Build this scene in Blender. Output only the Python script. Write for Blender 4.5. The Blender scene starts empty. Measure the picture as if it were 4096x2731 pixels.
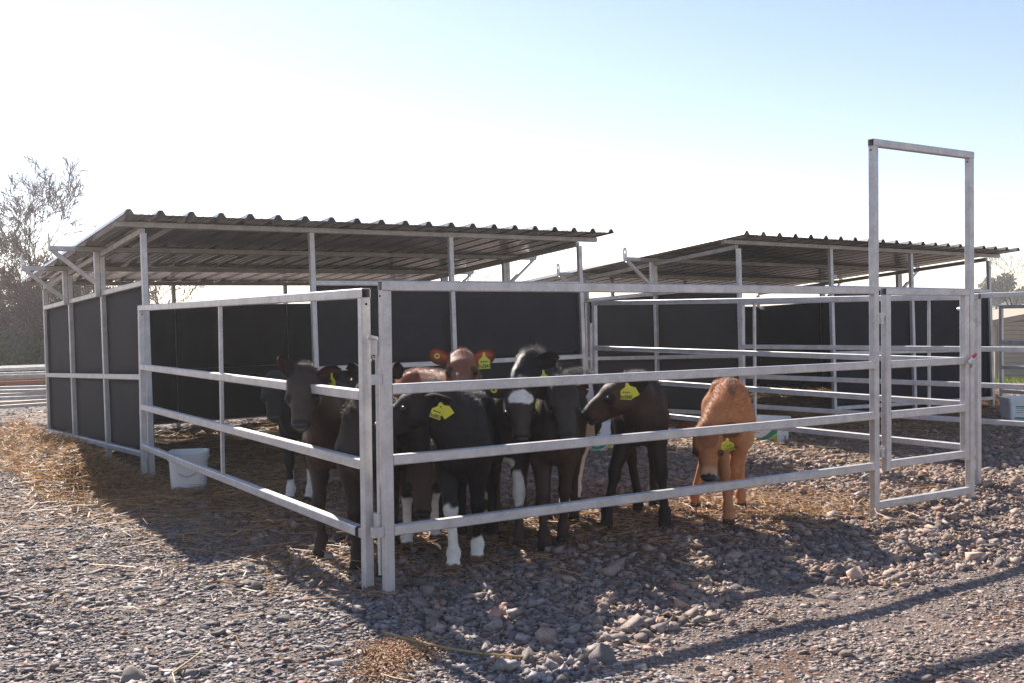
import bpy, math, random
import numpy as np
from mathutils import Vector, Matrix
random.seed(7); RNG = np.random.default_rng(11)
SC = bpy.context.scene; COL = SC.collection
PI = math.pi

# ---------------------------------------------------------------- camera, sky, sun, exposure
CAM_H = 1.341
cam_d = bpy.data.cameras.new('camera'); cam = bpy.data.objects.new('camera', cam_d); COL.objects.link(cam)
cam_d.sensor_width = 36.0; cam_d.lens = 36.0 * 4122 / 4096; cam_d.clip_start = 0.05; cam_d.clip_end = 2000
_p = math.atan((1365.5 - 1283.4) / 4122); _r = math.atan(.01143)
_f = Vector((0, math.cos(_p), -math.sin(_p))); _x = Vector((1, 0, 0)); _u = _x.cross(_f)
_x2 = _x * math.cos(_r) - _u * math.sin(_r); _u2 = _x * math.sin(_r) + _u * math.cos(_r)
M = Matrix((_x2, _u2, -_f)).transposed().to_4x4(); M.translation = (0, 0, CAM_H)
cam.matrix_world = M
SC.camera = cam

SUN_DIR = Vector((-.655, 1.304, 1.0)).normalized()       # towards the sun
sun_el = math.asin(SUN_DIR.z); sun_az = math.atan2(SUN_DIR.x, SUN_DIR.y)
world = bpy.data.worlds.new('World'); SC.world = world; world.use_nodes = True
nt = world.node_tree; nt.nodes.clear()
sky = nt.nodes.new('ShaderNodeTexSky'); sky.sky_type = 'NISHITA'; sky.sun_disc = False
sky.sun_elevation = sun_el; sky.sun_rotation = sun_az
sky.altitude = 50; sky.air_density = 1.0; sky.dust_density = 0.12; sky.ozone_density = 1.5
bg = nt.nodes.new('ShaderNodeBackground'); bg.inputs['Strength'].default_value = .094
wo = nt.nodes.new('ShaderNodeOutputWorld')
wb = nt.nodes.new('ShaderNodeMix'); wb.data_type = 'RGBA'; wb.blend_type = 'MULTIPLY'; wb.inputs[0].default_value = 1; wb.inputs[7].default_value = (1.09, .945, .955, 1)
nt.links.new(sky.outputs[0], wb.inputs[6]); nt.links.new(wb.outputs[2], bg.inputs[0]); nt.links.new(bg.outputs[0], wo.inputs[0])
sd = bpy.data.lights.new('sun', 'SUN'); sd.energy = 5.0; sd.angle = math.radians(.5); sd.color = (1, .915, .81)
sun = bpy.data.objects.new('sun', sd); COL.objects.link(sun)
sun.rotation_euler = SUN_DIR.to_track_quat('Z', 'Y').to_euler(); sun.location = (-6, 12, 10)
SC.view_settings.view_transform = 'Standard'; SC.view_settings.look = 'None'
SC.view_settings.gamma = 1; SC.view_settings.use_curve_mapping = False
SC.view_settings.exposure = 0.95
SC.render.engine = 'CYCLES'
SC.cycles.use_denoising = True
SC.cycles.max_bounces = 6; SC.cycles.diffuse_bounces = 4; SC.cycles.glossy_bounces = 3
SC.cycles.caustics_reflective = False; SC.cycles.caustics_refractive = False
SC.cycles.sample_clamp_indirect = 6

# ---------------------------------------------------------------- frames
TH = math.radians(32.97); CT, ST = math.cos(TH), math.sin(TH)
def W(u, v, z=0.0):
    return np.array([u * CT - v * ST, u * ST + v * CT, z])
EU = np.array([CT, ST, 0]); EV = np.array([-ST, CT, 0]); EZ = np.array([0, 0, 1.])
def nrm(a):
    a = np.asarray(a, float); return a / (np.linalg.norm(a) + 1e-12)

# ---------------------------------------------------------------- materials
def mat(name, rough=.6, metal=0.0, base=(.5, .5, .5), spec=.5):
    m = bpy.data.materials.new(name); m.use_nodes = True
    b = m.node_tree.nodes['Principled BSDF']
    b.inputs['Base Color'].default_value = (*base, 1); b.inputs['Roughness'].default_value = rough
    b.inputs['Metallic'].default_value = metal; b.inputs['Specular IOR Level'].default_value = spec
    return m, m.node_tree, b
def noise(t, scale, detail=4, rough=.55, vec=None, dist=0.0):
    n = t.nodes.new('ShaderNodeTexNoise'); n.inputs['Scale'].default_value = scale
    n.inputs['Detail'].default_value = detail; n.inputs['Roughness'].default_value = rough; n.inputs['Distortion'].default_value = dist
    if vec is not None: t.links.new(vec, n.inputs['Vector'])
    return n
def ramp(t, src, stops):
    r = t.nodes.new('ShaderNodeValToRGB'); e = r.color_ramp.elements
    e[0].position, e[0].color = stops[0][0], (*stops[0][1], 1)
    e[1].position, e[1].color = stops[-1][0], (*stops[-1][1], 1)
    for p, c in stops[1:-1]:
        k = e.new(p); k.color = (*c, 1)
    t.links.new(src, r.inputs[0]); return r
def coords(t, kind='Object', scale=None):
    c = t.nodes.new('ShaderNodeTexCoord'); o = c.outputs[kind]
    if scale:
        mp = t.nodes.new('ShaderNodeMapping'); mp.inputs['Scale'].default_value = scale
        t.links.new(o, mp.inputs[0]); o = mp.outputs[0]
    return o
def bump(t, b, src, strength=.2, dist=.01):
    n = t.nodes.new('ShaderNodeBump'); n.inputs['Strength'].default_value = strength; n.inputs['Distance'].default_value = dist
    t.links.new(src, n.inputs['Height']); t.links.new(n.outputs[0], b.inputs['Normal'])
def attr_col(t, name='col'):
    a = t.nodes.new('ShaderNodeAttribute'); a.attribute_name = name; return a
def mix(t, fac, a, b, mode='MIX'):
    n = t.nodes.new('ShaderNodeMix'); n.data_type = 'RGBA'; n.blend_type = mode
    for s, i in ((fac, 0), (a, 6), (b, 7)):
        if hasattr(s, 'node'): t.links.new(s, n.inputs[i])
        else: n.inputs[i].default_value = s if i == 0 else (*s, 1)
    return n.outputs[2]

def galv(name, lo, hi, metal=.55, rough=.42):
    m, t, b = mat(name, rough, metal)
    o = coords(t)
    vo = t.nodes.new('ShaderNodeTexVoronoi'); vo.inputs['Scale'].default_value = 75; t.links.new(o, vo.inputs['Vector'])
    n1 = noise(t, 9, 5, .6, o); n2 = noise(t, 70, 3, .6, o)
    mid = tuple((a + c) / 2 for a, c in zip(lo, hi))
    r1 = ramp(t, n1.outputs[0], [(.3, lo), (.5, mid), (.7, hi)])
    c = mix(t, .2, r1.outputs[0], vo.outputs['Color'], 'SOFT_LIGHT')
    st = noise(t, 5, 6, .7, coords(t, scale=(6, 6, 1)))
    rs = ramp(t, st.outputs[0], [(.62, (1, 1, 1)), (.8, (.62, .60, .56))])
    hs = t.nodes.new('ShaderNodeHueSaturation'); hs.inputs['Saturation'].default_value = .55; t.links.new(c, hs.inputs['Color'])
    t.links.new(mix(t, 1.0, hs.outputs[0], rs.outputs[0], 'MULTIPLY'), b.inputs['Base Color'])
    rr = t.nodes.new('ShaderNodeMapRange'); rr.inputs[3].default_value = rough - .1; rr.inputs[4].default_value = rough + .18
    t.links.new(n2.outputs[0], rr.inputs[0]); t.links.new(rr.outputs[0], b.inputs['Roughness'])
    bump(t, b, n2.outputs[0], .12, .003)
    return m
GALV = galv('galvanised_steel', (.49, .455, .43), (.68, .64, .605), .35)
GALV_OLD = galv('weathered_galvanised_steel', (.34, .32, .30), (.53, .50, .475), .35, .48)

PANEL, t, b = mat('black_plastic_sheet', .42, 0, (.022, .021, .026), .12)
n = noise(t, 2.2, 3, .5, coords(t)); r = ramp(t, n.outputs[0], [(.3, (.014, .0135, .018)), (.7, (.022, .021, .027))])
ns = noise(t, 1.6, 7, .72, coords(t, scale=(1, 1, 2.2))); rs = ramp(t, ns.outputs[0], [(.58, (0, 0, 0)), (.78, (.4, .4, .4))])
t.links.new(mix(t, rs.outputs[0], r.outputs[0], (.055, .049, .044)), b.inputs['Base Color'])
n2 = noise(t, 60, 4, .7, coords(t)); rr = t.nodes.new('ShaderNodeMapRange'); rr.inputs[3].default_value = .62; rr.inputs[4].default_value = .82
t.links.new(n2.outputs[0], rr.inputs[0]); t.links.new(rr.outputs[0], b.inputs['Roughness']); bump(t, b, n2.outputs[0], .08, .004)

ROOF, t, b = mat('dark_coated_roof_sheet', .24, .6, (.15, .145, .14), .5)
n = noise(t, 1.3, 5, .6, coords(t)); r = ramp(t, n.outputs[0], [(.3, (.15, .14, .138)), (.7, (.23, .212, .205))])
t.links.new(r.outputs[0], b.inputs['Base Color'])

WHITE, t, b = mat('white_plastic', .45, 0, (.72, .73, .74))
n = noise(t, 14, 6, .7, coords(t)); r = ramp(t, n.outputs[0], [(.35, (.84, .84, .83)), (.62, (.79, .78, .76)), (.8, (.55, .50, .43))])
t.links.new(r.outputs[0], b.inputs['Base Color'])
GREEN = mat('green_print', .5, 0, (.02, .30, .13))[0]
YELLOWP = mat('yellow_print', .5, 0, (.70, .55, .05))[0]
GREYP = mat('grey_print', .5, 0, (.22, .25, .26))[0]
RED, t, b = mat('red_plastic', .35, 0, (.55, .02, .03))
BLACKP = mat('black_lettering', .6, 0, (.015, .015, .015))[0]
TAG, t, b = mat('yellow_ear_tag_plastic', .4, 0, (.62, .60, .035))
b.inputs['Subsurface Weight'].default_value = .15; b.inputs['Subsurface Radius'].default_value = (.01, .01, .003)
TWINE = mat('black_rubber', .8, 0, (.02, .018, .017))[0]
WIRE = mat('wire_handle', .4, .6, (.45, .44, .42))[0]

# gravel, straw, pellets
STONE, t, b = mat('crushed_stone', .78, 0, (.2, .2, .2), .35)
a = attr_col(t); n = noise(t, 55, 5, .7, coords(t)); r = ramp(t, n.outputs[0], [(.3, (.62, .62, .62)), (.7, (1.2, 1.2, 1.2))])
t.links.new(mix(t, 1.0, a.outputs[0], r.outputs[0], 'MULTIPLY'), b.inputs['Base Color']); bump(t, b, n.outputs[0], .35, .006)
GROUND, t, b = mat('gravel_bed', .9, 0, (.1, .1, .1), .25)
o = coords(t, 'Object')
n1 = noise(t, .35, 4, .6, o); vo = t.nodes.new('ShaderNodeTexVoronoi'); vo.inputs['Scale'].default_value = 26; t.links.new(o, vo.inputs['Vector'])
n3 = noise(t, 60, 6, .75, o)
ra = ramp(t, n3.outputs[0], [(.3, (.15, .122, .105)), (.52, (.29, .235, .20)), (.75, (.44, .36, .31))])
rb = ramp(t, vo.outputs['Color'], [(.2, (.13, .112, .10)), (.8, (.33, .285, .25))])
c1 = mix(t, .5, ra.outputs[0], rb.outputs[0]); rc = ramp(t, n1.outputs[0], [(.4, (.88, .88, .90)), (.62, (1.18, .98, .84))])
t.links.new(mix(t, 1.0, c1, rc.outputs[0], 'MULTIPLY'), b.inputs['Base Color'])
bump(t, b, n3.outputs[0], .9, .02)
STRAW, t, b = mat('straw', .55, 0, (.5, .36, .15), .5)
a = attr_col(t); t.links.new(a.outputs[0], b.inputs['Base Color'])
tr = t.nodes.new('ShaderNodeBsdfTranslucent'); t.links.new(a.outputs[0], tr.inputs[0])
ms = t.nodes.new('ShaderNodeMixShader'); ms.inputs[0].default_value = .35
t.links.new(b.outputs[0], ms.inputs[1]); t.links.new(tr.outputs[0], ms.inputs[2]); t.links.new(ms.outputs[0], t.nodes['Material Output'].inputs[0])
PELLET = mat('feed_pellet', .7, 0, (.42, .24, .12))[0]
GRASS, t, b = mat('field_grass', .9, 0, (.16, .2, .05))
n = noise(t, .12, 5, .6, coords(t)); r = ramp(t, n.outputs[0], [(.35, (.17, .20, .055)), (.65, (.26, .27, .09))]); t.links.new(r.outputs[0], b.inputs['Base Color'])
BARK, t, b = mat('grey_brown_bark', .85, 0, (.14, .10, .08)); a = attr_col(t); t.links.new(a.outputs[0], b.inputs['Base Color'])
LEAF, t, b = mat('ivy_leaf', .5, 0, (.05, .09, .02)); a = attr_col(t); t.links.new(a.outputs[0], b.inputs['Base Color'])
tr = t.nodes.new('ShaderNodeBsdfTranslucent'); t.links.new(a.outputs[0], tr.inputs[0])
ms = t.nodes.new('ShaderNodeMixShader'); ms.inputs[0].default_value = .4
t.links.new(b.outputs[0], ms.inputs[1]); t.links.new(tr.outputs[0], ms.inputs[2]); t.links.new(ms.outputs[0], t.nodes['Material Output'].inputs[0])
TIMBER, t, b = mat('weathered_pale_timber', .75, 0, (.3, .25, .2))
n = noise(t, 6, 6, .7, coords(t, scale=(1, 1, 14))); r = ramp(t, n.outputs[0], [(.3, (.36, .29, .21)), (.7, (.54, .45, .34))]); t.links.new(r.outputs[0], b.inputs['Base Color'])
RUST = mat('rusty_bar', .8, 0, (.36, .17, .10))[0]
# calf skin and hair
COAT, t, b = mat('calf_coat', .6, 0, (.1, .1, .1), .2)
a = attr_col(t, 'coat'); n = noise(t, 30, 5, .6, coords(t, scale=(.5, 1, 1.6))); r = ramp(t, n.outputs[0], [(.3, (.86, .86, .86)), (.7, (1.12, 1.12, 1.12))])
t.links.new(mix(t, 1.0, a.outputs[0], r.outputs[0], 'MULTIPLY'), b.inputs['Base Color']); bump(t, b, n.outputs[0], .12, .005)
EARM, t, b = mat('calf_ear_skin', .6, 0, (.1, .1, .1), .3)
a = attr_col(t, 'coat'); t.links.new(a.outputs[0], b.inputs['Base Color'])
a2 = attr_col(t, 'glow'); tr = t.nodes.new('ShaderNodeBsdfTranslucent'); t.links.new(a2.outputs[0], tr.inputs[0])
ms = t.nodes.new('ShaderNodeMixShader'); ms.inputs[0].default_value = .5
t.links.new(b.outputs[0], ms.inputs[1]); t.links.new(tr.outputs[0], ms.inputs[2]); t.links.new(ms.outputs[0], t.nodes['Material Output'].inputs[0])
HAIR, t, b = mat('calf_hair', .34, 0, (.1, .1, .1), .55)
a = attr_col(t, 'coat'); t.links.new(a.outputs[0], b.inputs['Base Color'])
tr = t.nodes.new('ShaderNodeBsdfTranslucent'); t.links.new(a.outputs[0], tr.inputs[0])
ms = t.nodes.new('ShaderNodeMixShader'); ms.inputs[0].default_value = .42
t.links.new(b.outputs[0], ms.inputs[1]); t.links.new(tr.outputs[0], ms.inputs[2]); t.links.new(ms.outputs[0], t.nodes['Material Output'].inputs[0])
NOSE = mat('wet_dark_nose', .42, 0, (.016, .014, .014), .5)[0]
EYE = mat('dark_wet_eye', .16, 0, (.008, .006, .005), .35)[0]

# ---------------------------------------------------------------- object helpers
BASE = {}
def tag(o, label=None, cat=None, group=None, kind=None):
    if label: o['label'] = label
    if cat: o['category'] = cat
    if group: o['group'] = group
    if kind: o['kind'] = kind
    return o
def thing(name, label, cat, base, group=None):
    o = bpy.data.objects.new(name, None); COL.objects.link(o); o.location = [float(q) for q in base]; o.empty_display_size = .2
    BASE[o.name] = np.array(base, float)
    return tag(o, label, cat, group)
def np_mesh(name, V, F, cols=None, smooth=False, colname='col'):
    V = np.asarray(V, np.float32); me = bpy.data.meshes.new(name)
    if isinstance(F, np.ndarray):
        k = F.shape[1]; nf = len(F); me.vertices.add(len(V)); me.vertices.foreach_set('co', V.ravel())
        me.loops.add(nf * k); me.loops.foreach_set('vertex_index', F.astype(np.int32).ravel())
        me.polygons.add(nf); me.polygons.foreach_set('loop_start', np.arange(0, nf * k, k, dtype=np.int32))
        me.polygons.foreach_set('loop_total', np.full(nf, k, np.int32))
        me.update(calc_edges=True)
    else:
        me.from_pydata([tuple(map(float, q)) for q in V], [], F); me.update()
    if smooth: me.polygons.foreach_set('use_smooth', np.ones(len(me.polygons), bool))
    if cols is not None:
        at = me.attributes.new(colname, 'FLOAT_COLOR', 'POINT')
        c = np.ones((len(V), 4), np.float32); c[:, :3] = cols; at.data.foreach_set('color', c.ravel())
    return me
def link(name, me, m, parent=None):
    o = bpy.data.objects.new(name, me); COL.objects.link(o)
    for q in (m if isinstance(m, (list, tuple)) else [m]): me.materials.append(q)
    if parent is not None: o.parent = parent
    return o

class MB:
    def __init__(s): s.v = []; s.f = []; s.m = []
    def add(s, V, F, mi=0):
        k = len(s.v); s.v += [tuple(map(float, q)) for q in V]; s.f += [tuple(i + k for i in f) for f in F]; s.m += [mi] * len(F); return s
    def prism(s, p0, p1, w=.05, h=.05, side=(0, 0, 1), ch=.005, open0=False, open1=False, mi=0):
        p0 = np.asarray(p0, float); p1 = np.asarray(p1, float); d = nrm(p1 - p0)
        a = np.asarray(side, float); a = nrm(a - d * (a @ d)); c = np.cross(d, a)
        def ring(p, ins=0.0):
            x, y = w / 2 - ins, h / 2 - ins; q = max(ch - ins, .001)
            return [p + a * i + c * j for i, j in ((x, -y + q), (x, y - q), (x - q, y), (-x + q, y), (-x, y - q), (-x, -y + q), (-x + q, -y), (x - q, -y))]
        V = ring(p0) + ring(p1); F = [(i, (i + 1) % 8, 8 + (i + 1) % 8, 8 + i) for i in range(8)]
        for end, op in ((0, open0), (1, open1)):
            o = end * 8
            if not op:
                F.append(tuple(range(o, o + 8)) if end else tuple(range(o + 7, o - 1, -1)))
            else:
                pe = p1 if end else p0; din = -d if end else d
                b0 = len(V); V += ring(pe, .004); V += ring(pe + din * .14, .004)
                for i in range(8):
                    j = (i + 1) % 8
                    F.append((o + i, o + j, b0 + j, b0 + i)); F.append((b0 + i, b0 + j, b0 + 8 + j, b0 + 8 + i))
                F.append(tuple(range(b0 + 8, b0 + 16)))
        return s.add(V, F, mi)
    def box(s, c, a, b_, d, mi=0):
        c, a, b_, d = [np.asarray(q, float) for q in (c, a, b_, d)]
        V = [c + a * i + b_ * j + d * k for i in (-1, 1) for j in (-1, 1) for k in (-1, 1)]
        return s.add(V, [(0, 1, 3, 2), (4, 6, 7, 5), (0, 4, 5, 1), (2, 3, 7, 6), (0, 2, 6, 4), (1, 5, 7, 3)], mi)
    def cyl(s, p0, p1, r0, r1=None, n=10, mi=0, caps=True):
        r1 = r0 if r1 is None else r1; p0 = np.asarray(p0, float); p1 = np.asarray(p1, float); d = nrm(p1 - p0)
        a = nrm(np.cross(d, (0, 0, 1) if abs(d[2]) < .9 else (1, 0, 0))); c = np.cross(d, a)
        V = [p + (a * math.cos(2 * PI * i / n) + c * math.sin(2 * PI * i / n)) * r for p, r in ((p0, r0), (p1, r1)) for i in range(n)]
        F = [(i, (i + 1) % n, n + (i + 1) % n, n + i) for i in range(n)]
        if caps: F += [tuple(range(n - 1, -1, -1)), tuple(range(n, 2 * n))]
        return s.add(V, F, mi)
    def tube(s, pts, r, n=6, mi=0):
        for p, q in zip(pts[:-1], pts[1:]): s.cyl(p, q, r, r, n, mi)
        return s
    def build(s, name, m, parent=None, smooth=False, root=None):
        base = BASE.get((root or parent).name, np.zeros(3)) if (root or parent) is not None else np.zeros(3)
        V = np.array(s.v) - base
        me = np_mesh(name, V, s.f, smooth=smooth)
        if any(s.m): me.polygons.foreach_set('material_index', np.array(s.m, np.int32))
        o = link(name, me, m, parent)
        if parent is not None: BASE[o.name] = base
        return o

# ---------------------------------------------------------------- ground, field
def gz(x, y):
    x = np.asarray(x, float); y = np.asarray(y, float)
    near = .012 * np.sin(x * 1.7 + .4 * y) * np.cos(y * 1.3 - .3 * x) + .008 * np.sin(4.1 * x + 1.3) * np.sin(3.7 * y)
    u = x * CT + y * ST; v = -x * ST + y * CT
    dip = -.12 * np.clip((v - 9.3) / 5, 0, 1.6) * np.clip((8 - u) / 4, 0, 1)
    far = np.clip((np.hypot(x, y) - 45) / 260, 0, 1)
    return near * np.clip(1.3 - np.hypot(x, y) / 40, 0, 1) + dip * np.clip((26 - y) / 8, 0, 1) + far ** 1.15 * (2.0 + 1.6 * np.clip((x - 30) / 120, 0, 1))
xs = np.unique(np.concatenate([np.linspace(-420, -20, 24), np.linspace(-20, 20, 161), np.linspace(20, 420, 24)]))
ys = np.unique(np.concatenate([np.linspace(-60, -2, 12), np.linspace(-2, 24, 131), np.linspace(24, 90, 24), np.linspace(90, 520, 20)]))
X, Y = np.meshgrid(xs, ys); V = np.stack([X, Y, gz(X, Y)], 2).reshape(-1, 3)
nx, ny = len(xs), len(ys); I = np.arange(nx * ny).reshape(ny, nx)
F = np.stack([I[:-1, :-1], I[:-1, 1:], I[1:, 1:], I[1:, :-1]], 2).reshape(-1, 4)
ground = tag(link('ground', np_mesh('ground', V, F, smooth=True), GROUND), 'grey gravel yard round the calf pens', kind='structure')
BASE['ground'] = np.zeros(3)
fx = np.linspace(8, 420, 70); fy = np.linspace(34, 420, 70); X, Y = np.meshgrid(fx, fy)
V = np.stack([X, Y, gz(X, Y) + .02], 2).reshape(-1, 3); I = np.arange(4900).reshape(70, 70)
F = np.stack([I[:-1, :-1], I[:-1, 1:], I[1:, 1:], I[1:, :-1]], 2).reshape(-1, 4)
tag(link('field', np_mesh('field', V, F, smooth=True), GRASS), 'pale green field beyond the timber shed', kind='structure')

HAZE = bpy.data.materials.new('veil_haze'); HAZE.use_nodes = True; t = HAZE.node_tree; t.nodes.clear()
pv = t.nodes.new('ShaderNodeVolumePrincipled'); pv.inputs['Density'].default_value = .0016; pv.inputs['Color'].default_value = (.96, .96, .98, 1); pv.inputs['Anisotropy'].default_value = .55  # volume added chiefly to lift blacks like lens veil; also pales the distance
oo = t.nodes.new('ShaderNodeOutputMaterial'); t.links.new(pv.outputs[0], oo.inputs['Volume'])
_v = [(x, y, z) for z in (-1.5, 9.0) for x, y in ((-440, -80), (440, -80), (440, 540), (-440, 540))]
hz = bpy.data.meshes.new('haze'); hz.from_pydata(_v, [], [(3, 2, 1, 0), (4, 5, 6, 7), (0, 1, 5, 4), (1, 2, 6, 5), (2, 3, 7, 6), (3, 0, 4, 7)])
tag(link('haze', hz, HAZE), 'thin haze over the yard, added to imitate lens veil and distance haze', kind='stuff')

# ---------------------------------------------------------------- pen panels
HR = [-.025, -.525, -.871, -1.216]                       # rail centre heights below the top
S_ = .05
def pen_panel(name, label, P0, P1, upright=True, ext0=-.02, ext1=-.02, open_at=None):
    """Four-rail panel from P0 to P1 (points on top of the posts' centre line)."""
    P0 = np.array(P0, float); P1 = np.array(P1, float); L = np.linalg.norm((P1 - P0)[:2]); d = (P1 - P0) / L
    dh = nrm([d[0], d[1], 0]); sd = np.cross(dh, EZ)
    t = thing(name, label, 'pen fence', (*((P0 + P1) / 2)[:2], 0), 'galvanised four-rail pen fences')
    for P in (P0, P1):
        MB().prism([P[0], P[1], -.03], [P[0], P[1], P[2] - .0495], side=sd).build('post', GALV, t)
    for i, h in enumerate(HR):
        if i == 0: a, b_ = P0 - d * .025, P1 + d * .025
        else: a, b_ = P0 + d * .0245, P1 - d * .0245
        MB().prism(a + EZ * h, b_ + EZ * h, side=sd, open0=(i == 0 and open_at == 0), open1=(i == 0)).build('rail', GALV, t)
    if upright:
        c = P0 + d * L * .51
        for h0, h1 in zip(HR[:-1], HR[1:]):
            MB().prism(c + EZ * (h0 - .0248), c + EZ * (h1 + .0248), .025, .025, side=sd, ch=.003).build('upright', GALV, t)
    return t, d, sd
# left panel of the front pen
zB = 1.5086
B0, B1 = W(2.167, 4.685, zB), W(2.167, 9.235, zB)
panB, dB, sB = pen_panel('pen_fence', 'galvanised left side fence running from the near corner back to the shelter, bucket behind it', B0, B1, open_at=0)
# bolts and rubber band on the left panel
mb = MB()
q = W(2.163, 4.745, zB + HR[3]); mb.prism(q - EV * .006, q + EV * .016, .056, .056, side=EU, ch=.008); mb.build('rubber_band', TWINE, panB)
for vv, zz in ((4.66, 1.43), (9.21, 1.43)):
    MB().cyl(W(2.167, vv, zz), W(2.167, vv - .004, zz), .006, n=8).build('drain_hole', TWINE, panB)
# hinge rod between left panel and front panel
mb = MB()
rod = W(2.196, 4.60, 0)
mb.cyl(rod + EZ * .16, rod + EZ * 1.22, .0125, n=12); mb.cyl(rod + EZ * .10, rod + EZ * .16, .010, n=10); mb.build('hinge_rod', GALV, panB, smooth=False)
for zc in (1.22, .37):
    mb = MB(); mb.box(rod + EZ * zc, EU * .018, EV * .034, EZ * .035); mb.build('hinge_bracket', GALV, panB)
mb = MB(); mb.cyl(rod + EZ * 1.258, rod + EZ * 1.27 - EU * .05, .012, n=10); mb.build('hinge_pin_head', GALV, panB)

# front panel with the tall walk-through frame and its gate leaf
vA = 4.5425; zA = 1.5415
fr = thing('pen_fence_with_gate', 'wide galvanised front fence ending in a tall walk-through frame with a small gate', 'pen fence', W(4.6, vA, 0), 'galvanised four-rail pen fences')
uL, uF0, uF1, zT = 2.212, 5.885, 6.974, 2.542
MB().prism(W(uL, vA, -.03), W(uL, vA, zA - .0495), side=EU).build('post', GALV, fr)
for i, h in enumerate(HR):
    MB().prism(W(uL - .025 if i == 0 else uL + .0245, vA, zA + h), W(uF0 - .0245, vA, zA + h), side=EV, open0=(i == 0)).build('rail', GALV, fr)
for zc in (1.067, .325):
    MB().box(W(uL - .054, vA + .004, zc), EU * .0285, EV * .018, EZ * .024).build('hinge_bracket', GALV, fr)
for uu in (uF0, uF1):
    MB().prism(W(uu, vA, -.03), W(uu, vA, zT - .0495), side=EU).build('frame_post', GALV, fr)
MB().prism(W(uF0 - .025, vA, zT - .025), W(uF1 + .025, vA, zT - .025), side=EV, open0=True).build('head_beam', GALV, fr)
MB().prism(W(uF0 + .0245, vA, .055), W(uF1 - .0245, vA, .055), side=EV).build('sill', GALV, fr)
for uu, dz in ((uF0, .075), (uF1, .075), (uL, .075)):
    zt = zA if uu == uL else zT
    MB().cyl(W(uu - .024, vA, zt - dz), W(uu - .0275, vA, zt - dz), .006, n=8).build('drain_hole', TWINE, fr)
for zc, w2 in ((1.345, .02), (1.245, .014), (1.165, .02), (.34, .02), (.235, .016)):
    MB().box(W(uF1 + .042, vA + .01, zc), EU * .0165, EV * .018, EZ * (.03 if w2 > .015 else .042)).build('hinge_bracket', GALV, fr)
MB().cyl(W(uF1 + .036, vA + .012, .13), W(uF1 + .036, vA + .012, 1.33), .0125, n=10).build('hinge_rod', GALV, fr)
MB().tube([W(uF1 + .02, vA + .02, 1.372), W(uF1 + .06, vA + .06, 1.39), W(uF1 + .12, vA + .13, 1.392), W(uF1 + .16, vA + .2, 1.392)], .013, 8).build('hinge_pin_head', GALV, fr)
g0, g1, zg = 6.012, 6.911, 1.535
leaf = bpy.data.objects.new('gate_leaf', None); COL.objects.link(leaf); leaf.parent = fr; BASE[leaf.name] = BASE[fr.name]
leaf['label'] = 'small four-rail gate hung inside the tall frame, shut with a red-handled latch'
for uu in (g0, g1):
    MB().prism(W(uu, vA, .285), W(uu, vA, zg - .0495), side=EU).build('post', GALV, leaf, root=fr)
for i, h in enumerate((-.025, -.520, -.868, -1.208)):
    MB().prism(W(g0 - .025 if i == 0 else g0 + .0245, vA, zg + h), W(g1 + (.025 if i == 0 else -.0245), vA, zg + h), side=EV, open0=(i == 0)).build('rail', GALV, leaf, root=fr)
for zc in (1.335, .43):
    mb = MB(); mb.box(W(g0 - .05, vA, zc), EU * .024, EV * .012, EZ * .012); mb.box(W(g0 - .06, vA - .006, zc - .03), EU * .014, EV * .012, EZ * .017)
    mb.cyl(W(g0 - .06, vA - .004, zc - .045), W(g0 - .06, vA - .004, zc + .03), .010, n=8); mb.build('hinge', GALV, leaf, root=fr)
mb = MB(); zc = 1.0
mb.cyl(W(g1 - .02, vA - .04, zc), W(g1 + .062, vA - .04, zc), .013, n=10); mb.box(W(g1 + .04, vA - .035, zc), EU * .018, EV * .012, EZ * .035); mb.box(W(g1 - .02, vA - .031, zc - .01), EU * .02, EV * .008, EZ * .022)
mb.build('latch_bolt', GALV, leaf, root=fr)
MB().prism(W(g1 - .035, vA - .055, zc + .005), W(g1 + .008, vA - .06, zc + .038), .02, .009, side=EZ, ch=.003).build('latch_stem', WHITE, leaf, root=fr)
MB().prism(W(g1 + .006, vA - .061, zc + .037), W(g1 + .042, vA - .064, zc + .064), .022, .015, side=EZ, ch=.004).build('latch_handle', RED, leaf, root=fr)

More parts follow.
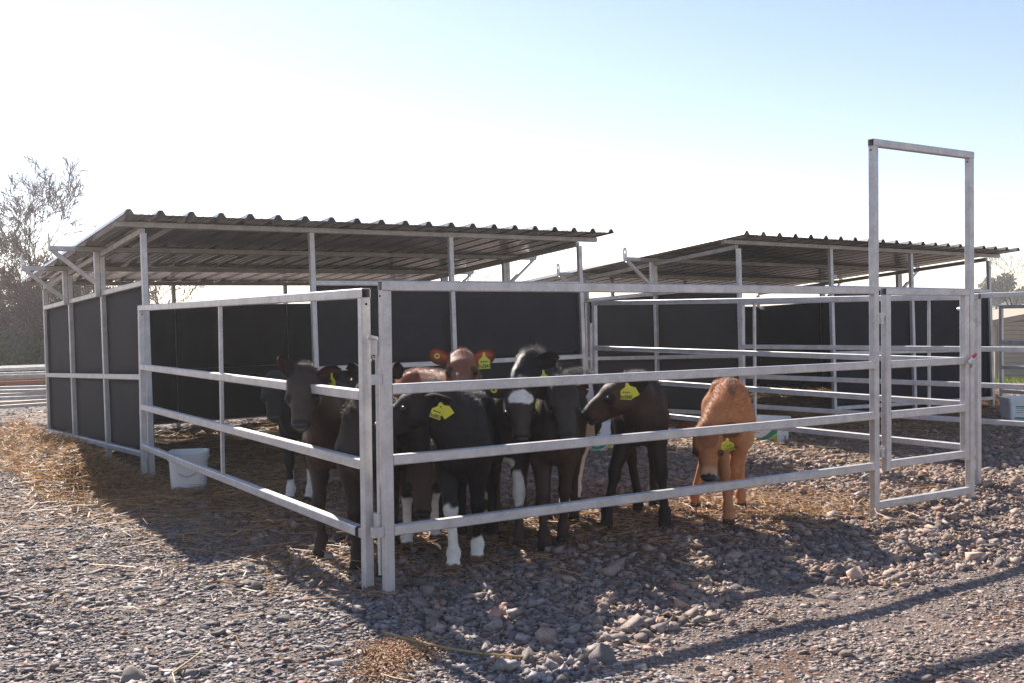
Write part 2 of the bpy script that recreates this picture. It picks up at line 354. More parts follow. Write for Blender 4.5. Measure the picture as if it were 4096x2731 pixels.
# ---------------------------------------------------------------- calf shelters
K = 1.073
D = {k: q * K for k, q in dict(u2=1.474, u3=2.934, u4=4.537, v3=1.439, v2=2.866, L=4.233, wm=.646, wt=1.412, b1=1.89, b2=1.821, b3=1.762, b4=1.698, a=.211, b=.207, c=.295, d=.175).items()}
def shelter_frame(o):
    x0, y0, z0, yaw, su, sv = o
    x0 *= K; y0 *= K; z0 = CAM_H - (CAM_H - z0) * K
    c, s = math.cos(TH + yaw), math.sin(TH + yaw)
    def X(u, v, w):
        uu, vv = u - su * w, v - sv * w
        return np.array([x0 + uu * c - vv * s, y0 + uu * s + vv * c, z0 + w + su * u + sv * v])
    return X
FR1 = shelter_frame((-2.9727, 8.3896, .296, .0263, .0089, -.0321))
FR2 = shelter_frame((2.5236, 11.2996, .3132, -.0228, -.009, -.0363))
def shelter(label, X, seed):
    rg = np.random.default_rng(seed)
    eu, ev, ew = [nrm(X(*q) - X(0, 0, 0)) for q in ((1, 0, 0), (0, 1, 0), (0, 0, 1))]
    t = thing('calf_shelter', label, 'calf shelter', (*X(2.4, 2.2, 0)[:2], 0), 'open-fronted calf shelters')
    T = .05; h = T / 2; u2, u3, u4, v3, v2, L, wm, wt = [D[k] for k in ('u2', 'u3', 'u4', 'v3', 'v2', 'L', 'wm', 'wt')]
    R = u4 + T; b1, b2, b3, b4 = D['b1'], D['b2'], D['b3'], D['b4']
    def slope(v): return b1 + (b4 - b1) * v / L
    def bar(name, p, q, side, w=T, hh=T, ch=.005, par=t, **k): return MB().prism(X(*p), X(*q), w, hh, side=side, ch=ch, **k).build(name, GALV_OLD if name in ('purlin', 'rafter') else GALV, par, root=t)
    raf = lambda v: slope(v) - T - .004               # underside of purlins = top of rafters
    # posts
    def ground_w(u, v):
        p = X(u, v, 0); return float(gz(p[0], p[1]) - p[2]) - .03
    for u in (h, u2 + h, u3 + h, u4 + h):
        top = (raf(0) - T) if u in (h, u4 + h) else slope(0) - T - .002
        bar('post', (u, h, ground_w(u, h)), (u, h, top), eu)
    for v in (v3 + h, v2 + h, L + h):
        for u in (h, u4 + h): bar('post', (u, v, ground_w(u, v)), (u, v, raf(v) - T), eu)
    for u in (u2 + h, u3 + h): bar('post', (u, L + h, ground_w(u, L)), (u, L + h, slope(L) - T - .002), eu)
    # wall rails between posts, and panels on their inner side
    def sheet(p00, du, dw, n_out, bul):
        nu, nw = 12, 8; V = []; wob = rg.uniform(-1, 1, 4)
        for j in range(nw + 1):
            for i in range(nu + 1):
                a_, b_ = i / nu, j / nw
                bb = bul * math.sin(PI * a_) ** .8 * math.sin(PI * (.15 + .85 * b_) / 1.0) ** .5 if b_ < 1 else 0
                bb += .0035 * (math.sin(3 * PI * a_ + 3 * wob[0]) * wob[1] + math.sin(5 * PI * a_ + 2 * wob[2]) * .5 * math.cos(PI * b_ * wob[3])) * math.sin(PI * a_)
                V.append(p00 + du * a_ + dw * b_ + n_out * bb)
        m_ = len(V); V += [q - n_out * .008 for q in V]
        w1 = nu + 1; F = []
        for j in range(nw):
            for i in range(nu):
                k = j * w1 + i; F.append((k, k + 1, k + 1 + w1, k + w1)); F.append((m_ + k, m_ + k + w1, m_ + k + 1 + w1, m_ + k + 1))
        edge = [i for i in range(w1)] + [j * w1 + nu for j in range(1, nw + 1)] + [nw * w1 + i for i in range(nu - 1, -1, -1)] + [j * w1 for j in range(nw - 1, 0, -1)]
        for a_, b_ in zip(edge, edge[1:] + edge[:1]): F.append((a_, m_ + a_, m_ + b_, b_))
        return MB().add(V, F)
    def bay(a, b_, face, nout, bulge):
        """a,b_: positions along the wall between two posts; face(s, off, w) -> point."""
        sv_ = nrm(face(b_, 0, 0) - face(a, 0, 0))
        for w_ in (wt - h, wm - h, -h):
            MB().prism(face(a + .0005, h, w_), face(b_ - .0005, h, w_), side=nout).build('rail', GALV, t)
        for w0, w1 in ((-.035, wm - h - .002), (wm - h + .002, wt - .012)):
            p = face(a - .02, T + .004, w0)
            sheet(p, face(b_ + .02, T + .004, w0) - p, face(a - .02, T + .004, w1) - p, nout, bulge * rg.uniform(.6, 1.2)).build('wall_panel', PANEL, t, smooth=True)
    lf = lambda s, o, w_: X(o, s, w_)
    rf = lambda s, o, w_: X(R - o, s, w_)
    ff = lambda s, o, w_: X(s, o, w_)
    bf = lambda s, o, w_: X(s, L + T - o, w_)
    for a, b_ in ((T, v3), (v3 + T, v2), (v2 + T, L)):
        bay(a, b_, lf, -eu, .014); bay(a, b_, rf, eu, .008)
    for a, b_ in ((u2 + T, u3), (u3 + T, u4)): bay(a, b_, ff, -ev, .004)
    for a, b_ in ((T, u2), (u2 + T, u3), (u3 + T, u4)): bay(a, b_, bf, ev, .004)
    bar('sill', (T, h, -.02), (u2, h, -.02), eu)
    # purlins, rafters
    for v, bb in ((0, b1), (v3, b2), (v2, b3), (L, b4)):
        bar('purlin', (-D['a'], v + h, slope(v + h) - h - .002), (R + D['a'], v + h, slope(v + h) - h - .002), ev, open0=True, open1=True)
    for u in (h, u4 + h):
        bar('rafter', (u, T + .002, raf(T) - h), (u, L, raf(L) - h), eu)
    # lifting brackets
    for v, bb in ((v3 + h, b2), (v2 + h, b3)):
        for sgn, ue in ((-1, 0.0), (1, R)):
            top = slope(v) - h - .002
            m1 = MB(); out = ue + sgn * .46
            m1.prism(X(ue + sgn * (D['a'] + .002), v, top), X(out, v, top), side=ev)
            m1.prism(X(ue + sgn * .0265, v, wt - .06), X(ue + sgn * .0265, v, top - h - .002), side=eu)
            m1.prism(X(ue + sgn * .052, v, top - .33), X(out - sgn * .03, v, top - .022), .04, .04, side=ev, ch=.004)
            br = m1.build('lifting_bracket', GALV, t)
            # lug plate with a hole
            c = X(out + sgn * .004, v, top + .06); n_ = 12; V = []
            hw, hh = .036, .088
            for s_ in (-1, 1):
                for i in range(n_):
                    a_ = 2 * PI * i / n_; V.append(c + ew * .03 + ev * math.cos(a_) * .016 + ew * math.sin(a_) * .028 + eu * .004 * s_)
                for i in range(n_):
                    a_ = 2 * PI * i / n_; cx, cz = math.cos(a_), math.sin(a_); k = 1 / max(abs(cx), abs(cz)); V.append(c + ev * cx * k * hw + ew * cz * k * hh + eu * .004 * s_)
            F = []
            for i in range(n_):
                j = (i + 1) % n_
                F += [(i, j, n_ + j, n_ + i), (2 * n_ + i, 3 * n_ + i, 3 * n_ + j, 2 * n_ + j), (n_ + i, n_ + j, 3 * n_ + j, 3 * n_ + i), (i, 2 * n_ + i, 2 * n_ + j, j)]
            MB().add(V, F).build('lug_plate', GALV, br, root=t)
    # bolts on the front posts
    for u, w_ in ((h, 1.0), (h, slope(0) - .33), (u4 + h, slope(0) - .2), (u3 + h, slope(0) - .45)):
        MB().cyl(X(u, -.012, w_), X(u, .001, w_), .011, n=8).build('bolt', GALV, t)
    # roof sheets: box profile, five sheets side by side
    u0, u1 = -D['b'], R + D['b']; v0, v1 = -D['c'], L + D['d']; NR = 20; pitch = (u1 - u0 - .09) / NR
    prof_all = []
    for k in range(NR + 1):
        c0 = u0 + .045 + k * pitch
        prof_all.append([(c0 - .043, 0), (c0 - .016, .041), (c0 + .016, .041), (c0 + .043, 0)] + ([(c0 + pitch * .36, 0), (c0 + pitch * .4, .005), (c0 + pitch * .44, 0), (c0 + pitch * .58, 0), (c0 + pitch * .62, .005), (c0 + pitch * .66, 0)] if k < NR else []))
    for sidx in range(5):
        ks = range(sidx * 4, sidx * 4 + 5)
        pr = [q for k in ks for q in (prof_all[k] if k < sidx * 4 + 4 else prof_all[k][:4])]
        lift = .002 * (sidx % 2); sag = rg.uniform(-.01, .012)
        V = []; rows = (v0 + sag, v1 - sag)
        for dz in (0.0, -.0025):
            for v in rows:
                V += [X(u, v, slope(v) + .003 + z + lift + dz) for u, z in pr]
        n_ = len(pr); F = []
        for i in range(n_ - 1):
            F += [(i, i + 1, n_ + i + 1, n_ + i), (2 * n_ + i, 3 * n_ + i, 3 * n_ + i + 1, 2 * n_ + i + 1), (i, 2 * n_ + i, 2 * n_ + i + 1, i + 1), (n_ + i, n_ + i + 1, 3 * n_ + i + 1, 3 * n_ + i)]
        F += [(0, n_, 3 * n_, 2 * n_), (n_ - 1, 3 * n_ - 1, 4 * n_ - 1, 2 * n_ - 1)]
        MB().add(V, F).build('roof_sheet', ROOF, t)
    return t
sh1 = shelter('near galvanised calf shelter with black wall sheets, its open bay behind the left panel', FR1, 1)
sh2 = shelter('far galvanised calf shelter with black wall sheets, standing behind the tall gate frame', FR2, 2)

# remaining panels: right side of the front pen, both sides of the pen beyond
c0 = FR1(D['u4'] + .115, -.05, 0); pC0 = np.array([c0[0], c0[1], 1.553]); pC1 = np.array([*(W(7.10, 4.66, 0))[:2], 1.513])
pC1 = np.array([3.60, 8.235, 1.513])
dC = nrm(pC1 - pC0); pC1b = pC0 + dC * 4.55
panC, _, _ = pen_panel('pen_fence', 'galvanised fence behind the tan calf, running from near shelter to gate frame', pC0, pC1b)
MB().cyl([pC0[0] - .045, pC0[1] - .02, .2], [pC0[0] - .045, pC0[1] - .02, 1.3], .0125, n=8).build('hinge_rod', GALV, panC)
d0 = FR2(-.045, -.05, 0); pD0 = np.array([d0[0], d0[1], 1.54]); pD1 = W(9.11, 5.83, 1.552); dD = nrm(pD1 - pD0)
panD, _, _ = pen_panel('pen_fence', 'galvanised fence seen through the small gate, starting at the far shelter', pD0, pD0 + dD * 4.55)
e0 = FR2(D['u4'] + .12, -.05, 0); pE0 = np.array([e0[0], e0[1], 1.48]); pE1 = pE0 + np.array([*(EU * .25 - EV * 4.5)[:2], 0])
pen_panel('pen_fence', 'shaded galvanised fence at the far right in front of the timber shed', pE0, pE1, upright=False)

# ---------------------------------------------------------------- hurdles lying in a stack on the far left
def hurdle(c, yaw, L, Wd, z, label, m=GALV_OLD, n=4, tilt=0.0):
    d = np.array([math.cos(yaw), math.sin(yaw), tilt]); s = np.array([-math.sin(yaw), math.cos(yaw), 0]); c = np.array([c[0], c[1], z])
    t = thing('stacked_hurdle', label, 'hurdle', c, 'hurdles stacked flat on the gravel')
    for i in range(n):
        o_ = s * (Wd * (i / (n - 1) - .5)); MB().prism(c + o_ - d * L / 2, c + o_ + d * L / 2, .05, .05, side=EZ, open1=True).build('rail', m, t)
    for e in (-1, 1):
        q = c + d * (L / 2 - .06) * e; MB().prism(q - s * (Wd / 2 - .026), q + s * (Wd / 2 - .026), .045, .045, side=EZ).build('end_bar', m, t)
hc = (-8.35, 16.1)
for i, (z, lab, m, dy, dl, ti) in enumerate(((.10, 'lowest galvanised hurdle of the flat stack, touching the gravel', GALV_OLD, .12, .15, .045),
        (.25, 'second galvanised hurdle from the bottom of the flat stack', GALV_OLD, 0, 0, .012), (.36, 'galvanised hurdle in the middle of the flat stack, under the rust-brown one', GALV_OLD, .02, .05, .006),
        (.48, 'rust-brown hurdle in the flat stack on the gravel', RUST, .05, -.1, .02), (.585, 'galvanised hurdle resting on the rust-brown one', GALV_OLD, 0, .0, .014),
        (.69, 'topmost pale galvanised hurdle of the flat stack', GALV, .03, -.2, .02))):
    hurdle((hc[0] + .03 * i, hc[1] + dy), .10 + .012 * i, 3.3 + dl, 1.0 - .05 * (i % 2), z, lab, m, tilt=ti, n=(2, 2, 2, 2, 2, 3)[i])

# ---------------------------------------------------------------- buckets and tubs
def rrect(a, b_, r, n=5):
    P = []
    for cx, cy, s in ((a - r, b_ - r, 0), (-a + r, b_ - r, 1), (-a + r, -b_ + r, 2), (a - r, -b_ + r, 3)):
        for i in range(n + 1):
            an = PI / 2 * (s + i / n); P.append((cx + r * math.cos(an), cy + r * math.sin(an)))
    return P
def bucket(name, label, xy, yaw, a, b_, h, taper, r=.06, prints=True, handle=True):
    z0 = float(gz(*xy)); t = thing(name, label, 'bucket', (*xy, z0), 'white feed buckets and tubs')
    cx = np.array([math.cos(yaw), math.sin(yaw), 0]); cy = np.array([-math.sin(yaw), math.cos(yaw), 0]); o = np.array([*xy, z0])
    lev = [(0.0, taper, 0), (.01, taper + .005, 0), (h * .80, 1 - (1 - taper) * .2, 0), (h * .80, 1.03, 0), (h * .985, 1.05, 0), (h, 1.04, 0), (h, .985, 0), (h * .82, .97, 0), (.02, taper - .04, 0)]
    V = []; n_ = 24
    for z, s, _ in lev: V += [o + cx * x * s + cy * y * s + EZ * z for x, y in rrect(a, b_, r)]
    n_ = len(V) // len(lev); F = [tuple(range(n_ - 1, -1, -1))]
    for k in range(len(lev) - 1):
        for i in range(n_): F.append((k * n_ + i, k * n_ + (i + 1) % n_, (k + 1) * n_ + (i + 1) % n_, (k + 1) * n_ + i))
    F.append(tuple(range((len(lev) - 1) * n_, len(lev) * n_)))
    body = MB().add(V, F).build('tub_body', WHITE, t)
    def face(px, pz, side, lift=.002):       # side 0: -y face, 1: +x face ; px,pz in -1..1 / 0..1
        z = pz * h * .78; s = taper + (1 - taper) * (z / h); lift += .001
        return (o + cx * px * a * s - cy * (b_ * s + lift) + EZ * z) if side == 0 else (o + cy * px * b_ * s + cx * (a * s + lift) + EZ * z)
    if prints:
        def patch(pts, m, side): MB().add([face(x, z, side) for x, z in pts], [tuple(range(len(pts)))]).build('label_print', m, t)
        patch([(-.8, .22), (-.2, .2), (.1, .34), (.45, .62), (.78, .86), (.82, .86), (.82, .5), (.5, .3), (.2, .16), (-.2, .1), (-.8, .12)], GREEN, 0)
        patch([(.22, .08), (.82, .08), (.82, .44), (.55, .28)], YELLOWP, 0)
        for k, (w0, w1, hh) in enumerate(((-.72, -.1, .07), (-.7, -.2, .03), (-.7, -.15, .03), (-.7, -.3, .03))):
            z = .84 - .12 * k; patch([(w0, z), (w1, z), (w1, z - hh), (w0, z - hh)], GREEN if k < 2 else GREYP, 0)
        for k in range(3):
            z = .8 - .1 * k; patch([(-.5, z), (.1 + .1 * k, z), (.1 + .1 * k, z - .025), (-.5, z - .025)], GREYP, 1)
        patch([(-.1, .3), (.25, .3), (.25, .12), (-.1, .12)], GREYP, 1)
    if handle:
        pts = [o + cx * (-a * 1.05) + cy * (-b_ * .1) + EZ * h * .78]
        for i in range(1, 10):
            q = i / 10; pts.append(o + cx * (-a * 1.05 + a * 2.1 * q) * 1.0 - cy * (b_ * (1.06) * math.sin(PI * q) + b_ * .1) + EZ * (h * (.78 - .5 * math.sin(PI * q) * .75)))
        pts.append(o + cx * (a * 1.05) - cy * b_ * .1 + EZ * h * .78)
        MB().tube(pts, .004, 6).build('handle', WIRE, t)
    return t
bucket('feed_bucket', 'plain white bucket with a wire handle in the straw under the left panel', (-2.66, 8.42), .20, .150, .145, .32, .86, prints=False)
bucket('feed_bucket', 'white bucket with green print half hidden behind the legs of the dark calf in profile', (.90, 10.75), .1, .15, .15, .30, .84)
bucket('feed_tub', 'low white tub with green and yellow label on the gravel behind the tan calf', (2.82, 11.32), -.62, .19, .15, .265, .90, r=.03, handle=False)
bucket('feed_tub', 'white tub with green label at the right edge of the picture, below the pen rails', (6.55, 13.2), -.05, .24, .17, .29, .92, r=.03, handle=False)

# ---------------------------------------------------------------- calves
def smin(a, b_, k):
    hh = np.clip(.5 + .5 * (b_ - a) / k, 0, 1); return b_ + (a - b_) * hh - k * hh * (1 - hh)
class SDF:
    def __init__(s, lo, hi, h):
        s.h = h; s.lo = np.asarray(lo, float); n = np.ceil((np.asarray(hi) - s.lo) / h).astype(int) + 1
        s.ax = [s.lo[i] + h * np.arange(n[i]) for i in range(3)]; s.D = np.full(tuple(n), 1., np.float32)
    def sl(s, lo, hi):
        r = []
        for i in range(3):
            a = int(max(0, math.floor((lo[i] - s.lo[i]) / s.h))); b_ = int(min(len(s.ax[i]), math.ceil((hi[i] - s.lo[i]) / s.h) + 1)); r.append(slice(a, max(a + 1, b_)))
        return tuple(r)
    def grid(s, q):
        return np.meshgrid(*[s.ax[i][q[i]].astype(np.float32) for i in range(3)], indexing='ij')
    def cone(s, a, b_, ra, rb, k=.03, sub=False):
        a = np.asarray(a, float); b_ = np.asarray(b_, float); m = max(ra, rb) + .07
        q = s.sl(np.minimum(a, b_) - m, np.maximum(a, b_) + m); X, Y, Z = s.grid(q); d = b_ - a; L2 = d @ d + 1e-9
        tt = np.clip(((X - a[0]) * d[0] + (Y - a[1]) * d[1] + (Z - a[2]) * d[2]) / L2, 0, 1)
        dist = np.sqrt((X - a[0] - tt * d[0]) ** 2 + (Y - a[1] - tt * d[1]) ** 2 + (Z - a[2] - tt * d[2]) ** 2) - (ra + (rb - ra) * tt)
        s.put(q, dist, k, sub)
    def ell(s, c, r, k=.03, R=None, sub=False):
        c = np.asarray(c, float); r = np.asarray(r, float); m = max(r) + .07
        q = s.sl(c - m, c + m); X, Y, Z = s.grid(q); X = X - c[0]; Y = Y - c[1]; Z = Z - c[2]
        if R is not None:                                   # R rows: local axes
            X, Y, Z = [X * R[i][0] + Y * R[i][1] + Z * R[i][2] for i in range(3)]
        k0 = np.sqrt((X / r[0]) ** 2 + (Y / r[1]) ** 2 + (Z / r[2]) ** 2); k1 = np.sqrt((X / r[0] ** 2) ** 2 + (Y / r[1] ** 2) ** 2 + (Z / r[2] ** 2) ** 2) + 1e-6
        s.put(q, k0 * (k0 - 1) / k1, k, sub)
    def put(s, q, dist, k, sub):
        if sub: s.D[q] = -smin(-s.D[q], dist, k)
        else: s.D[q] = smin(s.D[q], dist, k)
    def mesh(s):
        D = s.D; ins = D < 0; nx, ny, nz = D.shape
        c = np.zeros((nx - 1, ny - 1, nz - 1), np.int8)
        for i in (0, 1):
            for j in (0, 1):
                for k in (0, 1): c += ins[i:nx - 1 + i, j:ny - 1 + j, k:nz - 1 + k]
        act = (c > 0) & (c < 8); idx = np.full(act.shape, -1, np.int64); A = np.argwhere(act); idx[act] = np.arange(len(A))
        P = np.zeros((len(A), 3)); cnt = np.zeros(len(A))
        corners = [(i, j, k) for i in (0, 1) for j in (0, 1) for k in (0, 1)]
        vals = {q: D[A[:, 0] + q[0], A[:, 1] + q[1], A[:, 2] + q[2]].astype(float) for q in corners}
        for a in corners:
            for ax in range(3):
                if a[ax] == 0:
                    b_ = list(a); b_[ax] = 1; b_ = tuple(b_); va, vb = vals[a], vals[b_]; m = (va < 0) != (vb < 0)
                    tt = np.where(m, va / (va - vb + 1e-12), 0); p = np.tile(np.array(a, float), (len(A), 1)); p[:, ax] = tt
                    P[m] += p[m]; cnt[m] += 1
        P = (P / cnt[:, None] + A) * s.h + s.lo
        F = []
        for ax in range(3):
            o1, o2 = [(1, 2), (2, 0), (0, 1)][ax]
            sa = [slice(None)] * 3; sb = [slice(None)] * 3; sa[ax] = slice(0, -1); sb[ax] = slice(1, None)
            a_, b_ = ins[tuple(sa)], ins[tuple(sb)]; E_ = np.argwhere(a_ != b_)
            E_ = E_[(E_[:, o1] > 0) & (E_[:, o2] > 0) & (E_[:, o1] < D.shape[o1] - 1) & (E_[:, o2] < D.shape[o2] - 1)]
            q = []
            for d1, d2 in ((0, 0), (-1, 0), (-1, -1), (0, -1)):
                w = E_.copy(); w[:, o1] += d1; w[:, o2] += d2; q.append(idx[w[:, 0], w[:, 1], w[:, 2]])
            q = np.stack(q, 1); flip = a_[tuple(E_.T)]; q[~flip] = q[~flip][:, ::-1]; F.append(q)
        F = np.concatenate(F); F = F[(F >= 0).all(1)]
        return P, F
def vnormals(V, F):
    n = np.cross(V[F[:, 2]] - V[F[:, 0]], V[F[:, 3]] - V[F[:, 1]]); N = np.zeros_like(V)
    for i in range(4): np.add.at(N, F[:, i], n)
    return N / (np.linalg.norm(N, axis=1, keepdims=True) + 1e-12)
def smooth_mesh(V, F, it=2, lam=.5):
    for _ in range(it):
        S = np.zeros_like(V); c = np.zeros(len(V))
        for i in range(4):
            j = F[:, (i + 1) % 4]; np.add.at(S, F[:, i], V[j]); np.add.at(c, F[:, i], 1); np.add.at(S, j, V[F[:, i]]); np.add.at(c, j, 1)
        V = V + lam * (S / np.maximum(c, 1)[:, None] - V)
    return V
def wob(P, f, s):
    return (np.sin(P[:, 0] * f + s) * np.cos(P[:, 1] * f * 1.3 + 2 * s) + np.sin(P[:, 2] * f * 1.1 + 3 * s + P[:, 0] * f * .7) + .6 * np.sin((P[:, 1] - P[:, 2]) * f * 2.3 + s)) / 2.2
PINK = np.array([.42, .24, .17]); WHITEC = np.array([.80, .76, .70])
def calf(label, chest_xy, heading, sc, poll, face, coat, feet=None, patches=(), white_feet=(), ears=((1, 1), (1, 1)), tags=(), nfur=9000, curly=0.0, rear=None, body_s=1.0, muzzle_col=(.016, .014, .014), seed=1, ear_open=None, legcol=None, glow=None, hoof=(.03, .022, .018), head_s=1.0, facecol=None, ring=None):
    """chest_xy: ground point between the front legs (world); heading: unit dir of the body; poll: world point of the poll; face: world dir poll -> muzzle."""
    rg = np.random.default_rng(seed); nfur = int(nfur * 1.9)
    hd = nrm([*heading, 0]); lf = np.cross(EZ, hd); o = np.array([*chest_xy, float(gz(*chest_xy))])
    if rear is not None:
        r_ = np.array([*rear, 0.]) - np.array([*chest_xy, 0.]); hd = nrm(-r_); lf = np.cross(EZ, hd)
    R3 = np.stack([hd, lf, EZ]); toL = lambda p: R3 @ (np.asarray(p, float) - o); 
    fx0 = .24 * sc                                         # local x of the front legs relative to trunk centre
    def TP(x, y, z): return np.array([(x - .24) * sc, y * sc * body_s, z * sc])      # trunk point: origin between front hooves
    p0 = toL(poll); fd = nrm(R3 @ nrm(face)); hs = sc * head_s
    Yh = nrm(np.cross(EZ, fd)) if abs(fd[2]) < .97 else np.array([0, 1, 0]); Zh = np.cross(fd, Yh)
    HP = lambda x, y, z: p0 + (fd * x * .93 + Yh * y * 1.25 + Zh * z) * hs
    HRm = np.stack([fd, Yh, Zh])
    pts = np.stack([TP(-.5, 0, .9), TP(.45, 0, .5), HP(.34, 0, -.1), HP(-.05, 0, .05)])
    lo = np.minimum(pts.min(0), [-.78 * sc, -.24 * sc, 0]) - .1; hi = np.maximum(pts.max(0), [.3 * sc, .24 * sc, .95 * sc]) + .1
    ft = feet if feet is not None else [None] * 4
    df = [(.24, .085), (.24, -.085), (-.40, .09), (-.40, -.09)]
    FT = []
    for i in range(4):
        FT.append(np.array([(df[i][0] - .24) * sc, df[i][1] * sc]) if ft[i] is None else toL([*ft[i], 0])[:2])
        lo[:2] = np.minimum(lo[:2], FT[-1] - .12); hi[:2] = np.maximum(hi[:2], FT[-1] + .12)
    lo[2] = -.03
    S = SDF(lo, hi, .0095)
    E = lambda c, r, k=.05: S.ell(TP(*c), np.array([r[0] * sc, r[1] * sc * body_s, r[2] * sc]), k)
    E((.05, 0, .665), (.34, .135, .195)); E((-.10, 0, .63), (.27, .15, .17)); E((.27, 0, .65), (.13, .115, .165)); E((.17, 0, .82), (.17, .062, .085))
    E((-.34, 0, .745), (.17, .12, .145)); E((-.15, 0, .80), (.25, .07, .09))
    for s in (-1, 1):
        E((.215, s * .088, .70), (.075, .046, .17), .028); E((.27, s * .092, .60), (.05, .04, .06), .03); S.ell(TP(-.22, s * .155, .74), np.array([.10, .035, .09]) * sc, .06, sub=True); S.ell(TP(.10, s * .165, .60), np.array([.05, .03, .16]) * sc, .05, sub=True);
        E((.22, s * .075, .68), (.11, .055, .18), .04); E((-.28, s * .088, .835), (.05, .036, .034), .055); E((-.46, s * .055, .80), (.05, .035, .045), .05)
        E((-.36, s * .085, .68), (.13, .06, .16), .05)
    S.cone(TP(-.50, 0, .84), TP(-.535, 0, .62), .022 * sc, .015 * sc, .03); S.cone(TP(-.535, 0, .62), TP(-.53, 0, .40), .015 * sc, .022 * sc, .02)
    hooves = []
    for i in range(4):
        s = 1 if i in (0, 2) else -1; x, y = FT[i]; fr_ = i < 2
        fl = np.array([x, y, .095 * sc])
        if fr_:
            el = TP(.23, s * .088, .53); kn = np.array([el[0] + (x - el[0]) * .62 + .012 * sc, el[1] + (y - el[1]) * .6, .31 * sc])
            S.cone(TP(.25, s * .085, .64), el, .085 * sc, .062 * sc, .05); S.cone(el, kn + [0, 0, .03 * sc], .062 * sc, .036 * sc, .035)
            S.ell(kn, np.array([.04, .038, .05]) * sc, .025); S.cone(kn, fl, .028 * sc, .026 * sc, .02)
        else:
            st = TP(-.27, s * .105, .53); hk = np.array([x - .035 * sc, y * .5 + s * .048 * sc, .345 * sc])
            S.cone(TP(-.36, s * .085, .68), st, .105 * sc, .075 * sc, .05); S.cone(st, hk, .072 * sc, .036 * sc, .035)
            S.cone(TP(-.42, s * .085, .60), hk + [-.02 * sc, 0, .03 * sc], .055 * sc, .024 * sc, .03); S.ell(hk + np.array([-.025, 0, .015]) * sc, np.array([.03, .026, .035]) * sc, .02)
            S.cone(hk, fl, .029 * sc, .027 * sc, .02)
        S.ell(fl + [.002, 0, 0], np.array([.036, .036, .036]) * sc, .02)
        ph = np.array([x + .03 * sc, y, .04 * sc]); S.cone(fl, ph, .031 * sc, .033 * sc, .02)
        for s2 in (-1, 1): S.cone(ph + [0, s2 * .014 * sc, 0], ph + np.array([.028, s2 * .018, -.026]) * [sc, sc, sc], .026 * sc, .022 * sc, .008)
        S.cone(ph + np.array([.05, 0, -.045]) * sc, ph + np.array([.045, 0, .0]) * sc, .004, .003, .006, sub=True)
        hooves.append(ph)
    # neck and head
    nb = HP(-.005, 0, -.075); n0 = TP(.26, 0, .74); mid = (n0 + nb) / 2 + np.array([0, 0, .02])
    S.cone(n0, mid, .115 * sc, .088 * sc, .06); S.cone(mid, nb, .088 * sc, .068 * hs, .05); S.cone(TP(.33, 0, .62), HP(.05, 0, -.13), .085 * sc, .05 * hs, .06); S.cone(TP(.18, 0, .86), HP(-.03, 0, -.03), .05 * sc, .045 * hs, .06)
    HE = lambda c, r, k=.02, sub=False: S.ell(HP(*c), np.array(r) * [.95, 1.25, 1] * hs, k, HRm, sub)
    HE((.03, 0, -.05), (.085, .076, .072)); HE((.09, 0, -.036), (.085, .07, .055)); HE((0, 0, -.012), (.035, .04, .028), .025)
    for s in (-1, 1):
        HE((.140, s * .052, -.052), (.036, .024, .027), .014); HE((.09, s * .042, -.10), (.08, .036, .058), .025)
        HE((.146, s * .080, -.050), (.020, .010, .013), .010, True)
    HE((.19, 0, -.065), (.09, .043, .045)); S.cone(HP(.11, 0, -.05), HP(.27, 0, -.078), .058 * hs, .043 * hs, .03)
    HE((.285, 0, -.092), (.046, .044, .046)); HE((.316, 0, -.082), (.024, .037, .032), .012); S.cone(HP(.06, 0, -.125), HP(.24, 0, -.13), .058 * hs, .036 * hs, .025); HE((.288, 0, -.135), (.034, .030, .02), .012)
    for s in (-1, 1): HE((.336, s * .024, -.076), (.016, .011, .010), .006, True)
    HE((.31, 0, -.121), (.045, .06, .0045), .006, True)
    S.D[:, :, S.ax[2] < .004] = np.maximum(S.D[:, :, S.ax[2] < .004], .01)
    V, F = S.mesh(); V = smooth_mesh(V, F, 1, .5)
    N = vnormals(V, F)
    # coat colours (a flat print on the hide)
    coat = np.array(coat, float); C = np.tile(coat, (len(V), 1)); nz_ = wob(V, 9, seed) * .16
    st_ = np.sin(V[:, 0] * 34 + V[:, 2] * 210 + 5 * wob(V, 11, seed + 2)) * np.sin(V[:, 2] * 95 + V[:, 1] * 120 + 3 * wob(V, 17, seed)); C *= (1 + nz_ + .045 * st_)[:, None]
    H = (V - p0) @ HRm.T / hs / np.array([.93, 1.25, 1.])                                # head coordinates
    inhead = (H[:, 0] > -.06) & (H[:, 0] < .40) & (np.abs(H[:, 1]) < .12) & (H[:, 2] > -.2) & (H[:, 2] < .06)
    if facecol is not None:
        w = inhead & (H[:, 0] > .02); C[w] = np.array(facecol) * (1 + nz_[w])[:, None]
    if legcol is not None:
        w = np.clip((.52 * sc - V[:, 2]) / (.2 * sc), 0, 1) * (~inhead); C = C * (1 - w[:, None]) + np.array(legcol) * w[:, None]
